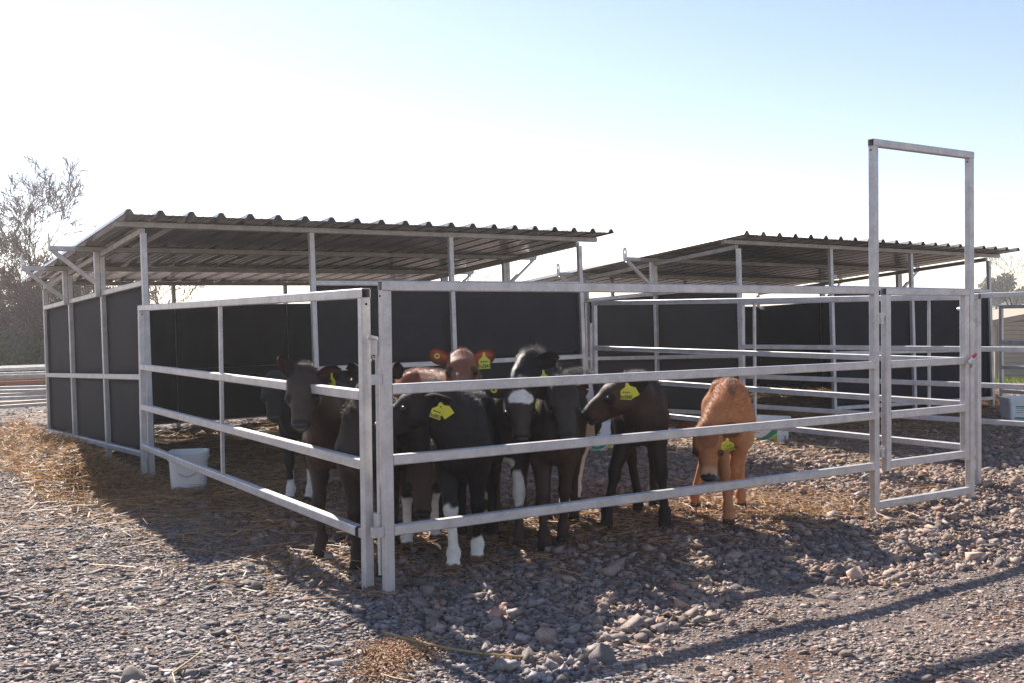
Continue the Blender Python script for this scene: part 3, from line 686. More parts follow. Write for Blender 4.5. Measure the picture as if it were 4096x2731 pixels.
    for kind, c, r, col in patches:
        if kind == 'l':                                     # c: leg index and side shift, r: height band
            q_ = FT[c[0]]; dd = np.hypot(V[:, 0] - q_[0], V[:, 1] - q_[1] - c[1] * sc); zz = V[:, 2] / sc + wob(V, 28, seed + 7) * .035
            w = (np.clip((zz - r[0]) / .02, 0, 1) * np.clip((r[1] - zz) / .02, 0, 1) * (dd < .11 * sc))[:, None]; C = C * (1 - w) + np.array(col) * w; continue
        P_ = H if kind == 'h' else np.stack([V[:, 0] / sc + .24, V[:, 1] / sc, V[:, 2] / sc], 1)
        dd = np.sqrt((((P_ - np.array(c)) / np.array(r)) ** 2).sum(1)) + wob(V, 26, seed + 3) * .16 + wob(V, 70, seed + 5) * .06
        if kind == 'h': dd = np.where(inhead, dd, 9)
        elif kind == 'b': dd = np.where(inhead, 9, dd)
        w = np.clip((1 - dd) / .08, 0, 1)[:, None]; C = C * (1 - w) + np.array(col) * w
    for i, ztop in white_feet:
        dd = np.hypot(V[:, 0] - FT[i][0], V[:, 1] - FT[i][1]); top = ztop * sc + .03 * wob(V, 30, seed + i)
        w = (np.clip((top - V[:, 2]) / .015, 0, 1) * (dd < .13 * sc))[:, None]; C = C * (1 - w) + WHITEC * w
    for k_, h_ in enumerate(hooves):
        dd = np.hypot(V[:, 0] - h_[0], V[:, 1] - h_[1]); w = (np.clip((.05 * sc + .008 * wob(V, 60, seed) - V[:, 2]) / .006, 0, 1) * (dd < .09 * sc))[:, None]
        C = C * (1 - w) + np.array(hoof) * w
    if ring is not None:
        w = (np.clip((H[:, 0] - .245) / .03, 0, 1) * inhead)[:, None]; C = C * (1 - w) + np.array(ring) * w
    w = inhead & (H[:, 0] > .300 + .01 * np.abs(H[:, 1]) * 10) & (H[:, 2] > -.118); C[w] = muzzle_col
    w = inhead & (np.hypot(H[:, 0] - .146, H[:, 2] + .050) < .034) & (np.abs(H[:, 1]) > .038); C[w] = C[w] * .25
    C = np.clip(C, .004, .9)
    # ears as cupped leaves joined into the same mesh
    EVs, EFs, ECs, EGs = [], [], [], []; ear_tip = {}
    fw_h = nrm([fd[0], fd[1], 0]) if np.hypot(fd[0], fd[1]) > .2 else nrm([hd @ hd, 0, 0]); off = 0
    glow = np.array(glow if glow is not None else (.10, .028, .018))
    for ei, s in enumerate((1, -1)):
        kx = ear_open[ei] if ear_open else (0, 0, 0)           # (back, up, twist)
        e = nrm(Yh * s * 1.0 + np.array([0, 0, 1.]) * (.08 + kx[1]) - fw_h * (.22 + kx[0])); n_e = nrm(fw_h - e * (fw_h @ e)); n_e = nrm(n_e * math.cos(kx[2]) + np.cross(e, n_e) * math.sin(kx[2])); b_e = np.cross(e, n_e)
        root = HP(.0, s * .062, -.042); L = .142 * hs; Wd = .098 * hs
        nt_, ns_ = 9, 7; g0 = []; g1 = []; cc = []; gg = []
        for i in range(nt_):
            tt = i / (nt_ - 1); w = Wd * .5 * (.34 + .66 * math.sin(PI * min(1, tt * .92 + .05)) ** .7) * (1 if tt < .72 else max(.1, math.sqrt(max(0, 1 - ((tt - .72) / .29) ** 2))))
            for j in range(ns_):
                sj = j / (ns_ - 1) * 2 - 1; cup = (.032 * (1 - tt * .55)) * hs * (sj * sj) * 1.4 + .018 * hs * tt * tt
                p = root + e * L * (tt - .08) + b_e * w * sj + n_e * (cup - .012 * hs)
                g0.append(p); g1.append(p - n_e * .006 * hs); edge = max(abs(sj) ** 3, tt ** 6)
                cc.append(coat * .9 * (1 - .0 * edge)); gg.append(glow * (1.0 - .55 * abs(math.sin(sj * 6 + tt * 3)) * .6) * (1 - .5 * edge))
        m_ = nt_ * ns_; EVs += g0 + g1; ECs += [c * .8 + np.array([.02, .008, .006]) for c in cc] + cc; EGs += gg + gg
        for i in range(nt_ - 1):
            for j in range(ns_ - 1):
                k = off + i * ns_ + j; EFs.append((k, k + 1, k + 1 + ns_, k + ns_)); EFs.append((m_ + k, m_ + k + ns_, m_ + k + ns_ + 1, m_ + k + 1))
        rim = [i * ns_ for i in range(nt_)] + [(nt_ - 1) * ns_ + j for j in range(1, ns_)] + [i * ns_ + ns_ - 1 for i in range(nt_ - 2, -1, -1)]
        for a, b_ in zip(rim[:-1], rim[1:]): EFs.append((off + a, off + m_ + a, off + m_ + b_, off + b_))
        ear_tip[s] = (root + e * L * .52 - n_e * .004 * hs, e, n_e, b_e); off += 2 * m_
    nb_ = len(V); Vall = np.concatenate([V, np.array(EVs)]); Fall = np.concatenate([F, np.array(EFs) + nb_]); Call = np.concatenate([C, np.clip(np.array(ECs), .004, .9)])
    Gl = np.zeros((len(Vall), 3)); Gl[nb_:] = np.array(EGs)
    me = np_mesh('calf', Vall, Fall, Call, True, 'coat')
    at = me.attributes.new('glow', 'FLOAT_COLOR', 'POINT'); g4 = np.ones((len(Vall), 4), np.float32); g4[:, :3] = Gl; at.data.foreach_set('color', g4.ravel())
    mi = np.zeros(len(Fall), np.int32); mi[len(F):] = 1; me.polygons.foreach_set('material_index', mi)
    ob = link('calf', me, [COAT, EARM]); tag(ob, label, 'calf', 'calves in the front pen')
    Mw = Matrix(R3.T.tolist()).to_4x4(); Mw.translation = o.tolist(); ob.matrix_world = Mw
    # eyes
    for s in (-1, 1):
        mb = MB(); c = HP(.151, s * .0635, -.049); r_ = .0180 * hs; V2 = []; n1, n2 = 8, 6
        for i in range(n2 + 1):
            for j in range(n1): a_, b_ = PI * i / n2, 2 * PI * j / n1; V2.append(c + HRm.T @ np.array([math.cos(a_), math.sin(a_) * math.cos(b_), math.sin(a_) * math.sin(b_)]) * r_)
        mb.add(V2, [(i * n1 + j, i * n1 + (j + 1) % n1, (i + 1) * n1 + (j + 1) % n1, (i + 1) * n1 + j) for i in range(n2) for j in range(n1)])
        link('eye', np_mesh('eye', mb.v, mb.f, smooth=True), EYE, ob)
    mb = MB(); V2 = []
    for i in range(9):
        for j in range(14): a_, b_ = PI * i / 8, 2 * PI * j / 14; V2.append(HP(.3235 + .0205 * math.cos(a_), .034 * math.sin(a_) * math.cos(b_) * (1 + .15 * math.sin(b_)), -.076 + .0255 * math.sin(a_) * math.sin(b_)))
    if muzzle_col[0] < .05: link('nose', np_mesh('nose', V2, [(i * 14 + j, i * 14 + (j + 1) % 14, (i + 1) * 14 + (j + 1) % 14, (i + 1) * 14 + j) for i in range(8) for j in range(14)], smooth=True), NOSE, ob)
    # fur
    tri = np.concatenate([F[:, [0, 1, 2]], F[:, [0, 2, 3]]]); ar = np.linalg.norm(np.cross(V[tri[:, 1]] - V[tri[:, 0]], V[tri[:, 2]] - V[tri[:, 0]]), axis=1)
    cen = V[tri].mean(1); ar = ar * np.where(cen[:, 2] > .06 * sc, 1, 0); Hc = (cen - p0) @ HRm.T / hs; ar = ar * np.where(Hc[:, 0] > .27, .15, 1) * (1 + 2.2 * np.clip(N[tri[:, 0]][:, 2], 0, 1))
    k = rg.choice(len(tri), nfur, p=ar / ar.sum()); b1, b2 = rg.random(nfur), rg.random(nfur); fl_ = b1 + b2 > 1; b1[fl_] = 1 - b1[fl_]; b2[fl_] = 1 - b2[fl_]; w3 = np.stack([1 - b1 - b2, b1, b2], 1)
    P = (V[tri[k]] * w3[:, :, None]).sum(1); Nn = (N[tri[k]] * w3[:, :, None]).sum(1); Cc = (C[tri[k]] * w3[:, :, None]).sum(1)
    Hh = (P - p0) @ HRm.T / hs; ih = (Hh[:, 0] > -.03) & (Hh[:, 0] < .36) & (np.abs(Hh[:, 1]) < .11) & (Hh[:, 2] > -.19) & (Hh[:, 2] < .05)
    flow = np.tile(np.array([-1., 0, -.55]), (nfur, 1)); flow[ih] = -fd; low = P[:, 2] < .5 * sc; flow[low & ~ih] = (-.15, 0, -1)
    flow = flow - Nn * (flow * Nn).sum(1, keepdims=True); flow /= np.linalg.norm(flow, axis=1, keepdims=True) + 1e-6
    ln = np.full(nfur, .012); top = np.clip((Nn[:, 2] - .2) / .6, 0, 1); ln += .009 * top; ln[ih] = .005 + .012 * np.clip((.10 - Hh[ih, 0]) / .1, 0, 1); ln[low & ~ih] = .006
    brk = (~ih) & (P[:, 0] > .0) & (P[:, 2] > .45 * sc); ln[brk] += .005
    curl = curly * np.clip(top * 1.2, 0, 1); ln = ln * (1 + 1.6 * curl) * rg.uniform(.6, 1.25, nfur)
    d0 = Nn * (.24 + .30 * curl)[:, None] + flow * .8 + rg.normal(0, .20, (nfur, 3)) * (1 + 1.6 * curl)[:, None]; d0 /= np.linalg.norm(d0, axis=1, keepdims=True)
    d1 = d0 * .6 + flow * .6 + rg.normal(0, .18, (nfur, 3)) * (1 + 2.5 * curl)[:, None]; d1 /= np.linalg.norm(d1, axis=1, keepdims=True)
    pos = np.stack([P - Nn * .002, P + d0 * (ln * .45)[:, None], P + d0 * (ln * .6)[:, None] + d1 * (ln * .4)[:, None]], 1).astype(np.float32)
    cu = bpy.data.hair_curves.new('fur'); cu.add_curves([3] * nfur); cu.points.foreach_set('position', pos.ravel())
    rad = np.tile(np.array([.0006, .00045, .00015], np.float32), nfur)
    ra = cu.attributes.get('radius') or cu.attributes.new('radius', 'FLOAT', 'POINT'); ra.data.foreach_set('value', rad)
    ca = cu.attributes.new('coat', 'FLOAT_COLOR', 'CURVE'); c4 = np.ones((nfur, 4), np.float32); c4[:, :3] = np.clip(Cc * rg.uniform(.55, 1.0, (nfur, 1)), .006, .9); ca.data.foreach_set('color', c4.ravel())
    fo = bpy.data.objects.new('fur', cu); COL.objects.link(fo); cu.materials.append(HAIR); fo.parent = ob
    # ear tags
    for sp in tags:
        s = sp['ear']; tp, e, n_e, b_e = ear_tip[s]
        toL3 = lambda d: R3 @ np.asarray(d, float)
        if sp.get('button'):
            c = tp + n_e * .012; mb = MB(); mb.cyl(c, c + n_e * .005, .019, n=14)
            tg = link('ear_tag', np_mesh('ear_tag', mb.v, mb.f), TAG, ob)
            mb = MB(); mb.cyl(c + n_e * .005, c + n_e * .010, .007, n=10); link('tag_pin', np_mesh('tag_pin', mb.v, mb.f), BLACKP, tg); continue
        dn = nrm(toL3(sp['down'])); fn = nrm(toL3(sp['normal'])); fn = nrm(fn - dn * (fn @ dn)); sx = np.cross(fn, dn)   # sx: to the reader's right
        if 'at' in sp: tp = toL(sp['at'])
        sz = sp.get('size', 1.0)
        prof = [(-.006, 0), (.006, 0), (.008, .022), (.030, .042), (.031, .044), (.031, .088), (-.031, .088), (-.031, .044), (-.030, .042), (-.008, .022)]
        def plate(tp, th=.0022):
            Vt = [tp + sx * x * sz + dn * y * sz + fn * z for z in (th, -th) for x, y in prof]; n_ = len(prof)
            return Vt, [tuple(range(n_)), tuple(range(2 * n_ - 1, n_ - 1, -1))] + [(i, n_ + i, n_ + (i + 1) % n_, (i + 1) % n_) for i in range(n_)]
        c = tp + n_e * .014
        tg = link('ear_tag', np_mesh('ear_tag', *plate(c)), TAG, ob)
        if sp.get('back'):
            dn0, sx0 = dn, sx; an = sp['back']; dn = nrm(dn0 * math.cos(an) + sx0 * math.sin(an)); sx = np.cross(fn, dn)
            Vb = plate(c - fn * .012); link('ear_tag', np_mesh('ear_tag', *Vb), TAG, ob); dn, sx = dn0, sx0
        for txt, size, y in sp.get('text', ()):
            cu_ = bpy.data.curves.new('lettering', 'FONT'); cu_.body = txt; cu_.size = size * sz; cu_.align_x = 'CENTER'; cu_.extrude = .0004; cu_.offset = .0006 * sz
            tmp = bpy.data.objects.new('lettering_tmp', cu_); COL.objects.link(tmp); me_ = bpy.data.meshes.new_from_object(tmp.evaluated_get(bpy.context.evaluated_depsgraph_get())); me_.name = 'lettering'; bpy.data.objects.remove(tmp); bpy.data.curves.remove(cu_)
            me_.materials.clear(); lo_ = link('lettering', me_, BLACKP, tg)
            pm = c + dn * y * sz + fn * .0030
            lo_.matrix_local = Matrix(((sx[0] * .78, -dn[0], fn[0], pm[0]), (sx[1] * .78, -dn[1], fn[1], pm[1]), (sx[2] * .78, -dn[2], fn[2], pm[2]), (0, 0, 0, 1)))
    return ob
TXT = lambda a, n: ((a, .0115, .054), (n, .0270, .083))
BLK = (.013, .011, .0115); DKB = (.054, .031, .023)
def pix(x, y, d):                # point at depth d along the view (used once, to read positions off the survey photo)
    q = _f + _x2 * ((x - 2048) / 4122) - _u2 * ((y - 1365.5) / 4122); return np.array([q.x * d, q.y * d, CAM_H + q.z * d])
cam_at = np.array([0, 0, CAM_H])
TOCAM = lambda p: nrm(cam_at - np.asarray(p))
# 1 back left, black, white socks
P = pix(1098, 1508, 7.45)
calf('black calf with white socks at the back left, half hidden by the brown-black calf', (-1.62, 7.80), (-.25, -1), 1.0, P, (.10, -.62, -.80), BLK, feet=[(-1.54, 7.80), (-1.69, 7.80), None, None], white_feet=((0, .23), (1, .16)), nfur=4000, seed=2, ear_open=((.2, 0, 0), (.2, 0, 0)))
# 2 brown-black facing the camera at the left panel
P = pix(1213, 1488, 5.72)
calf('brown-black calf facing the camera behind the left panel, yellow tag in its raised ear', (-1.07, 6.08), (-.22, -1), 1.02, P, (.04, -.64, -.74), DKB, feet=[(-.97, 6.2), (-1.115, 5.93), None, None], nfur=12000, seed=3, curly=.3,
     legcol=(.05, .032, .024), ear_open=((.1, .22, .1), (-.05, 1.5, .9)), glow=(.10, .03, .02), facecol=(.060, .041, .033),
     tags=({'ear': 1, 'down': (.05, -.1, -1), 'normal': (-.75, -.65, 0)},))
# 3 behind the corner posts
P = pix(1500, 1480, 5.75)
calf('brown calf with a white flank patch, almost hidden behind the two corner posts', (-.80, 5.62), (0, -1), 1.02, P, (.05, -.35, -.94), (.030, .019, .015), feet=[(-.70, 5.45), (-.86, 5.62), None, None], nfur=6000, seed=4, curly=.6,
     patches=(('b', (-.1, -.08, .88), (.25, .2, .1), WHITEC),), rear=(-.84, 6.6), ear_open=((1.6, .1, 0), (1.6, .1, 0)))
# 4 black calf in profile, tag 305837
P = pix(1700, 1545, 5.42)
calf('black calf with white front feet, head in profile, ear tag number 5837', (-.28, 5.62), (-.08, -1), 1.03, P, (-.90, -.10, -.42), BLK, feet=[(-.205, 5.72), (-.325, 5.50), None, None], white_feet=((0, .15), (1, .335)), nfur=12000, seed=5, curly=.35, hoof=(.16, .09, .055), body_s=.92,
     ear_open=((1.5, -.30, .7), (.9, -.1, .2)),
     tags=({'ear': 1, 'at': pix(1765, 1600, 5.25), 'down': (-.36, 0, -.93), 'normal': TOCAM(pix(1760, 1640, 5.3)), 'back': .95, 'size': .95, 'text': TXT('UK 341196', '3o5837')},))
# 5 low head
P = pix(1688, 1845, 5.95)
calf('dark brown calf holding its head low below the black calf in profile', (-.56, 6.20), (.03, -1), .98, P, (.03, -.46, -.86), DKB, feet=[(-.487, 6.31), (-.636, 6.10), None, None], white_feet=((0, .30), (1, .30)), nfur=9000, seed=6, body_s=.9, rear=(-.60, 7.1), hoof=(.13, .06, .045), facecol=(.095, .066, .054), legcol=(.035, .024, .02),
     ear_open=((.5, -.1, 0), (.6, .05, 0)), tags=({'ear': 1, 'at': pix(1766, 1830, 5.75), 'down': (.22, 0, -.9), 'normal': nrm(TOCAM(pix(1770, 1870, 5.8)) + np.array([.6, 0, 0])), 'back': -.5, 'size': .92, 'text': (('UK', .012, .055), ('5842', .024, .083))},))
# 6 red calf behind
P = pix(1846, 1414, 6.75)
calf('red-brown calf at the back with both ears raised, ear tag number 5841', (-.33, 7.05), (.55, -.83), 1.14, P, (.04, -.90, -.40), (.235, .072, .034), nfur=11000, seed=7, curly=.3, head_s=.96, glow=(.50, .235, .185), muzzle_col=(.02, .017, .018),
     ear_open=((-.05, .18, -.1), (-.05, .32, .1)), facecol=(.23, .085, .045), ring=(.30, .14, .09),
     tags=({'ear': -1, 'button': 1}, {'ear': 1, 'at': pix(1934, 1408, 6.62), 'down': (.04, -.1, -1), 'normal': TOCAM(pix(1930, 1450, 6.6)), 'size': 1.2, 'text': TXT('UK 341196', '7o5841')}))
# 7 white forehead
P = pix(2080, 1550, 6.02)
calf('dark calf with a white forehead patch and white marks on its brown front legs', (-.05, 6.32), (.02, -1), 1.0, P, (.03, -.55, -.82), (.030, .020, .017), feet=[(.03, 6.12), (-.165, 6.50), None, None], nfur=10000, seed=8, curly=.5, body_s=.95, rear=(-.02, 7.2), legcol=(.075, .048, .036),
     patches=(('h', (.075, 0, .0), (.055, .062, .06), WHITEC), ('l', (1, .02), (.22, .41), WHITEC), ('l', (0, -.05), (.22, .44), WHITEC), ('b', (.27, .03, .56), (.07, .05, .08), WHITEC), ('b', (.3, 0, .50), (.09, .06, .06), WHITEC), ('l', (1, 0), (.10, .16), WHITEC)), facecol=(.050, .036, .031), glow=(.16, .055, .04),
     ear_open=((.1, -.1, 0), (.05, .08, .05)), tags=({'ear': -1, 'button': 1}, {'ear': 1, 'at': pix(2142, 1600, 5.9), 'down': (0, 0, -1), 'normal': (.95, -.3, 0), 'size': .5}))
# 8 curly black and white behind
P = pix(2105, 1428, 6.72)
calf('curly black calf at the back with a white streak down its forehead', (.27, 7.12), (-.35, -.94), 1.08, P, (-.46, -.48, -.74), BLK, nfur=13000, seed=9, curly=1.0, patches=(('h', (.07, -.02, 0), (.11, .016, .06), WHITEC), ('h', (.0, -.03, .01), (.03, .04, .05), WHITEC)), white_feet=((2, .85), (0, .3)),
     feet=[None, None, (.46, 7.55), None], ear_open=((.3, .2, .1), (1.6, -.1, 0)), tags=({'ear': 1, 'at': pix(2175, 1478, 6.62), 'down': (.12, 0, -1), 'normal': nrm([.5, -.8, 0]), 'size': 1.0},))
# 9 frontal brown
P = pix(2255, 1540, 6.0)
calf('dark brown shaggy-cheeked calf facing the camera, beside the calf with the white forehead', (.245, 6.2), (-.06, -1), 1.0, P, (.06, -.52, -.83), DKB, feet=[(.30, 6.27), (.175, 6.03), None, None], nfur=11000, seed=10, curly=.5, rear=(.33, 7.05), body_s=.92, legcol=(.055, .030, .022), facecol=(.032, .027, .025),
     patches=(('b', (.2, -.10, .55), (.12, .05, .12), (.09, .045, .03)),), ear_open=((1.2, -.2, 0), (1.0, -.2, 0)))
# 10 profile, tag 605840
P = pix(2492, 1512, 6.42)
calf('dark brown calf with its head in profile towards the others, ear tag number 5840', (.83, 6.66), (-.10, -1), 1.08, P, (-.88, -.12, -.46), (.034, .019, .014), feet=[(.965, 6.57), (.60, 6.63), None, (.86, 7.1)], nfur=12000, seed=11, curly=.35, legcol=(.022, .014, .011), facecol=(.050, .027, .02),
     ear_open=((.8, .1, 0), (.2, .3, .3)), tags=({'ear': 1, 'at': pix(2512, 1531, 6.25), 'down': (-.06, 0, -1), 'normal': TOCAM(pix(2510, 1560, 6.2)), 'back': .55, 'size': 1.12, 'text': TXT('UK 341196', '6o5840')},))
# 11 tan
P = pix(2832, 1712, 6.55)
calf('tan calf standing apart on the right with its head lowered', (1.45, 6.84), (-.06, -1), 1.02, P, (-.07, -.44, -.88), (.45, .178, .068), feet=[(1.43, 6.88), (1.395, 6.68), (1.60, 7.25), (1.28, 7.28)], nfur=11000, seed=12, curly=.1, rear=(1.58, 7.65), legcol=(.48, .215, .095), facecol=(.42, .168, .066), ring=(.55, .33, .20), muzzle_col=(.028, .022, .021), glow=(.42, .22, .13), hoof=(.07, .045, .035),
     patches=(('b', (.15, 0, .87), (.4, .035, .08), (.26, .11, .05)), ('h', (.06, 0, .0), (.09, .05, .06), (.25, .10, .045)), ('b', (.1, .1, .55), (.4, .08, .12), (.54, .28, .14)), ('b', (.1, -.1, .55), (.4, .08, .12), (.54, .28, .14))), body_s=.86,
     ear_open=((.1, .0, 0), (.3, .0, 0)), tags=({'ear': 1, 'at': pix(2907, 1752, 6.38), 'down': (.30, 0, -.95), 'normal': TOCAM(pix(2910, 1790, 6.4)), 'back': -.5, 'size': .85, 'text': TXT('UK 341196', '2o5838')},))

# ---------------------------------------------------------------- gravel, larger stones
ICO_V = []; ph = (1 + 5 ** .5) / 2
for a, b_ in ((1, ph), (-1, ph), (1, -ph), (-1, -ph)): ICO_V += [(0, a, b_), (a, b_, 0), (b_, 0, a)]
ICO_V = np.array(ICO_V) / math.hypot(1, ph)
from itertools import combinations
el = min(np.linalg.norm(ICO_V[0] - q) for q in ICO_V[1:])
ICO_F = [f for f in combinations(range(12), 3) if all(abs(np.linalg.norm(ICO_V[a] - ICO_V[b_]) - el) < 1e-3 for a, b_ in combinations(f, 2))]
ICO_F = np.array([f if np.dot(np.cross(ICO_V[f[1]] - ICO_V[f[0]], ICO_V[f[2]] - ICO_V[f[0]]), ICO_V[f[0]]) > 0 else (f[0], f[2], f[1]) for f in ICO_F])
def to_uv(x, y): return x * CT + y * ST, -x * ST + y * CT
def stone_cols(x, y, n, rg):
    u, v = to_uv(x, y); warm = np.clip((u - 1.8) / 2.0, 0, 1) * .75 + .12 + .25 * np.sin(x * 1.1 + 2) * np.cos(y * .9)
    warm = np.clip(warm, 0, 1); val = rg.lognormal(math.log(.272), .23, n); val = np.clip(val, .10, .44)
    grey = np.stack([val * 1.15, val * 1.0, val * .95], 1); beige = np.stack([val * 1.38, val * 1.06, val * .90], 1)
    pick = rg.random(n); inp = ((u > 2.1) & (v > 3.3) & (v < 9.3))[:, None]; c = np.where((pick < warm * .85)[:, None], beige, grey); c = np.where(inp, c * np.array([.97, .91, .85]), c)
    red = rg.random(n) < .035; c[red] = np.stack([val * 1.5, val * .85, val * .66], 1)[red]
    drk = rg.random(n) < np.where(u < 2.0, .30, .10); c[drk] *= .45
    return c
CUBE_V = np.array([(i, j, k) for i in (-1, 1) for j in (-1, 1) for k in (-1, 1)], float) / 1.55
CUBE_F = np.array([(0, 1, 3), (0, 3, 2), (4, 6, 7), (4, 7, 5), (0, 4, 5), (0, 5, 1), (2, 3, 7), (2, 7, 6), (0, 2, 6), (0, 6, 4), (1, 5, 7), (1, 7, 3)])
def rocks(name, x, y, r, flat, rg, cols, sink=.35):
    n = len(x); P = CUBE_V[None] + rg.normal(0, .26, (n, 8, 3)); P *= rg.uniform(.75, 1.2, (n, 8, 1))
    q = rg.normal(size=(n, 4)); q /= np.linalg.norm(q, axis=1, keepdims=True); w_, i_, j_, k_ = q.T          # random tumble
    Rm = np.stack([1 - 2 * (j_ ** 2 + k_ ** 2), 2 * (i_ * j_ - k_ * w_), 2 * (i_ * k_ + j_ * w_), 2 * (i_ * j_ + k_ * w_), 1 - 2 * (i_ ** 2 + k_ ** 2), 2 * (j_ * k_ - i_ * w_), 2 * (i_ * k_ - j_ * w_), 2 * (j_ * k_ + i_ * w_), 1 - 2 * (i_ ** 2 + j_ ** 2)], 1).reshape(n, 3, 3)
    P = np.einsum('nij,nkj->nki', Rm, P) * np.stack([rg.uniform(.8, 1.45, n), rg.uniform(.7, 1.1, n), flat], 1)[:, None]
    an = rg.uniform(0, 2 * PI, n); ti = rg.normal(0, .22, n); ca, sa = np.cos(an), np.sin(an)
    z = P[:, :, 2] * np.cos(ti)[:, None] + P[:, :, 0] * np.sin(ti)[:, None]; x0 = P[:, :, 0] * np.cos(ti)[:, None] - P[:, :, 2] * np.sin(ti)[:, None]
    X = x0 * ca[:, None] - P[:, :, 1] * sa[:, None]; Y = x0 * sa[:, None] + P[:, :, 1] * ca[:, None]
    V = np.stack([X * r[:, None] + x[:, None], Y * r[:, None] + y[:, None], z * r[:, None] + (gz(x, y) + r * flat * sink)[:, None]], 2).reshape(-1, 3)
    F = (CUBE_F[None] + 8 * np.arange(n)[:, None, None]).reshape(-1, 3)
    return np_mesh(name, V, F, np.repeat(cols, 8, 0))
def scatter(n, dmin, dmax, rg, power=1.0):
    d = dmin + (dmax - dmin) * rg.random(n) ** power; w = d * .56 + .5
    return rg.uniform(-1, 1, n) * w, d
rg = np.random.default_rng(5); xs_, ys_, rs_ = [], [], []
for n, a, b_, pw, r0, sg in ((62000, 3.2, 9.0, 1.15, .0112, .40), (60000, 3.2, 6.8, 1.0, .0066, .35), (42000, 8.5, 20, 1.2, .0155, .38)):
    x, y = scatter(n, a, b_, rg, pw); xs_.append(x); ys_.append(y); rs_.append(np.clip(rg.lognormal(math.log(r0), sg, n), .004, .036))
x = np.concatenate(xs_); y = np.concatenate(ys_); r = np.concatenate(rs_); u, v = to_uv(x, y)
inpen = (u > 2.1) & (v > 3.35 + .25 * np.sin(2.1 * u) + .12 * np.sin(5.3 * u)); fine = (~inpen) & (u > 2.6); r = np.where(fine, r * .74, r); r = np.where(inpen & (rg.random(len(r)) < .3), r * 1.5, r)
flat = np.where(inpen & (v < 9), rg.uniform(.40, .85, len(r)), rg.uniform(.18, .42, len(r)))
gv = tag(link('gravel', rocks('gravel', x, y, r, flat, rg, stone_cols(x, y, len(x), rg)), STONE), 'crushed grey and pinkish stone covering the yard', kind='stuff')
# larger stones that stand out singly: parts of the ground
def big_mesh(k):
    rg2 = np.random.default_rng(100 + k); V = []; F = []
    mid = {}; Vs = [tuple(q) for q in ICO_V]
    def m_(a, b_):
        key = (min(a, b_), max(a, b_))
        if key not in mid: q = nrm(np.array(Vs[a]) + np.array(Vs[b_])); Vs.append(tuple(q)); mid[key] = len(Vs) - 1
        return mid[key]
    F2 = []
    for a, b_, c in ICO_F: ab, bc, ca = m_(a, b_), m_(b_, c), m_(c, a); F2 += [(a, ab, ca), (b_, bc, ab), (c, ca, bc), (ab, bc, ca)]
    V = np.array(Vs)
    for _ in range(13):                                  # chop planes for a broken look
        nn = nrm(rg2.normal(size=3)); lim = rg2.uniform(.42, .72); dd = V @ nn; V = V - nn * np.maximum(dd - lim, 0)[:, None]
    V = V * np.array([rg2.uniform(1.2, 1.6), rg2.uniform(.95, 1.2), rg2.uniform(.6, .95)])
    return V, np.array(F2[:0] + F2)
BIG = []
for k in range(8):
    V, F = big_mesh(k); tone = [(.23, .195, .18), (.26, .20, .17), (.19, .165, .155), (.29, .21, .17), (.15, .13, .125), (.28, .225, .19), (.25, .175, .145), (.21, .18, .17)][k]
    BIG.append(np_mesh('stone', V, F, np.tile(tone, (len(V), 1)))); BIG[-1].materials.append(STONE)
places = [(1520, 2485, .055), (1430, 2460, .035), (1020, 2355, .05), (345, 2410, .035), (1130, 2480, .04), (530, 2715, .07), (215, 2665, .045), (870, 2530, .04), (2250, 2480, .05), (1420, 2310, .05), (1000, 2285, .035), (1480, 2330, .04), (2520, 2180, .055), (2440, 2190, .045), (2580, 2230, .05), (1730, 2190, .04),
          (2360, 2290, .05), (2700, 2280, .05), (2420, 2640, .075), (2230, 2660, .055), (2280, 2600, .05), (1950, 2600, .05), (2100, 2640, .055), (3330, 2380, .04), (3650, 2190, .035), (3510, 2080, .045), (3660, 2085, .04), (3300, 2410, .035), (2780, 2330, .045), (560, 2170, .035), (400, 2415, .03), (990, 2340, .04), (760, 2700, .05), (2560, 2560, .045), (2130, 2510, .04), (3380, 2620, .05)]
rg = np.random.default_rng(21); spots = []
for px, py, r_ in places:
    q = nrm(pix(px, py, 1) - cam_at); tt = -CAM_H / q[2]; p = cam_at + q * tt; spots.append((p[0], p[1], r_))
while len(spots) < 210:
    xx, yy = scatter(1, 3.6, 8.5, rg, 1.1); uu, vv = to_uv(xx[0], yy[0])
    if (uu < 2.2 or vv < 3.2) and rg.random() < .8: continue
    spots.append((xx[0], yy[0], float(np.clip(rg.lognormal(math.log(.034), .25), .024, .06))))
for i, (sx_, sy_, r_) in enumerate(spots):
    o = bpy.data.objects.new('stone', BIG[i % 8]); COL.objects.link(o); o.parent = ground
    r_ *= .78 if r_ > .045 else .9
    o.location = (sx_, sy_, float(gz(sx_, sy_)) + r_ * .18); o.scale = (r_, r_, r_); o.rotation_euler = (rg.normal(0, .3), rg.normal(0, .3), rg.uniform(0, 6.28))
# spilled feed pellets
rg = np.random.default_rng(8); mb = MB(); cs = []
for i in range(1500):
    c0_ = pix(1600, 2615, 1) if rg.random() < .75 else pix(1520, 2690, 1)
    q = nrm(c0_ - cam_at); p = cam_at + q * (-CAM_H / q[2]); p = p + np.array([rg.normal(0, .085), rg.normal(0, .075), 0]); p[2] = float(gz(p[0], p[1])) + rg.uniform(.012, .024)
    a = rg.uniform(0, 6.28); d = np.array([math.cos(a), math.sin(a), rg.normal(0, .25)]) * .0075; mb.cyl(p - d, p + d, .0026, n=5)
tag(link('feed_pellets', np_mesh('feed_pellets', mb.v, mb.f), PELLET), 'spilled tan feed pellets on the gravel in front of the corner post', kind='stuff')

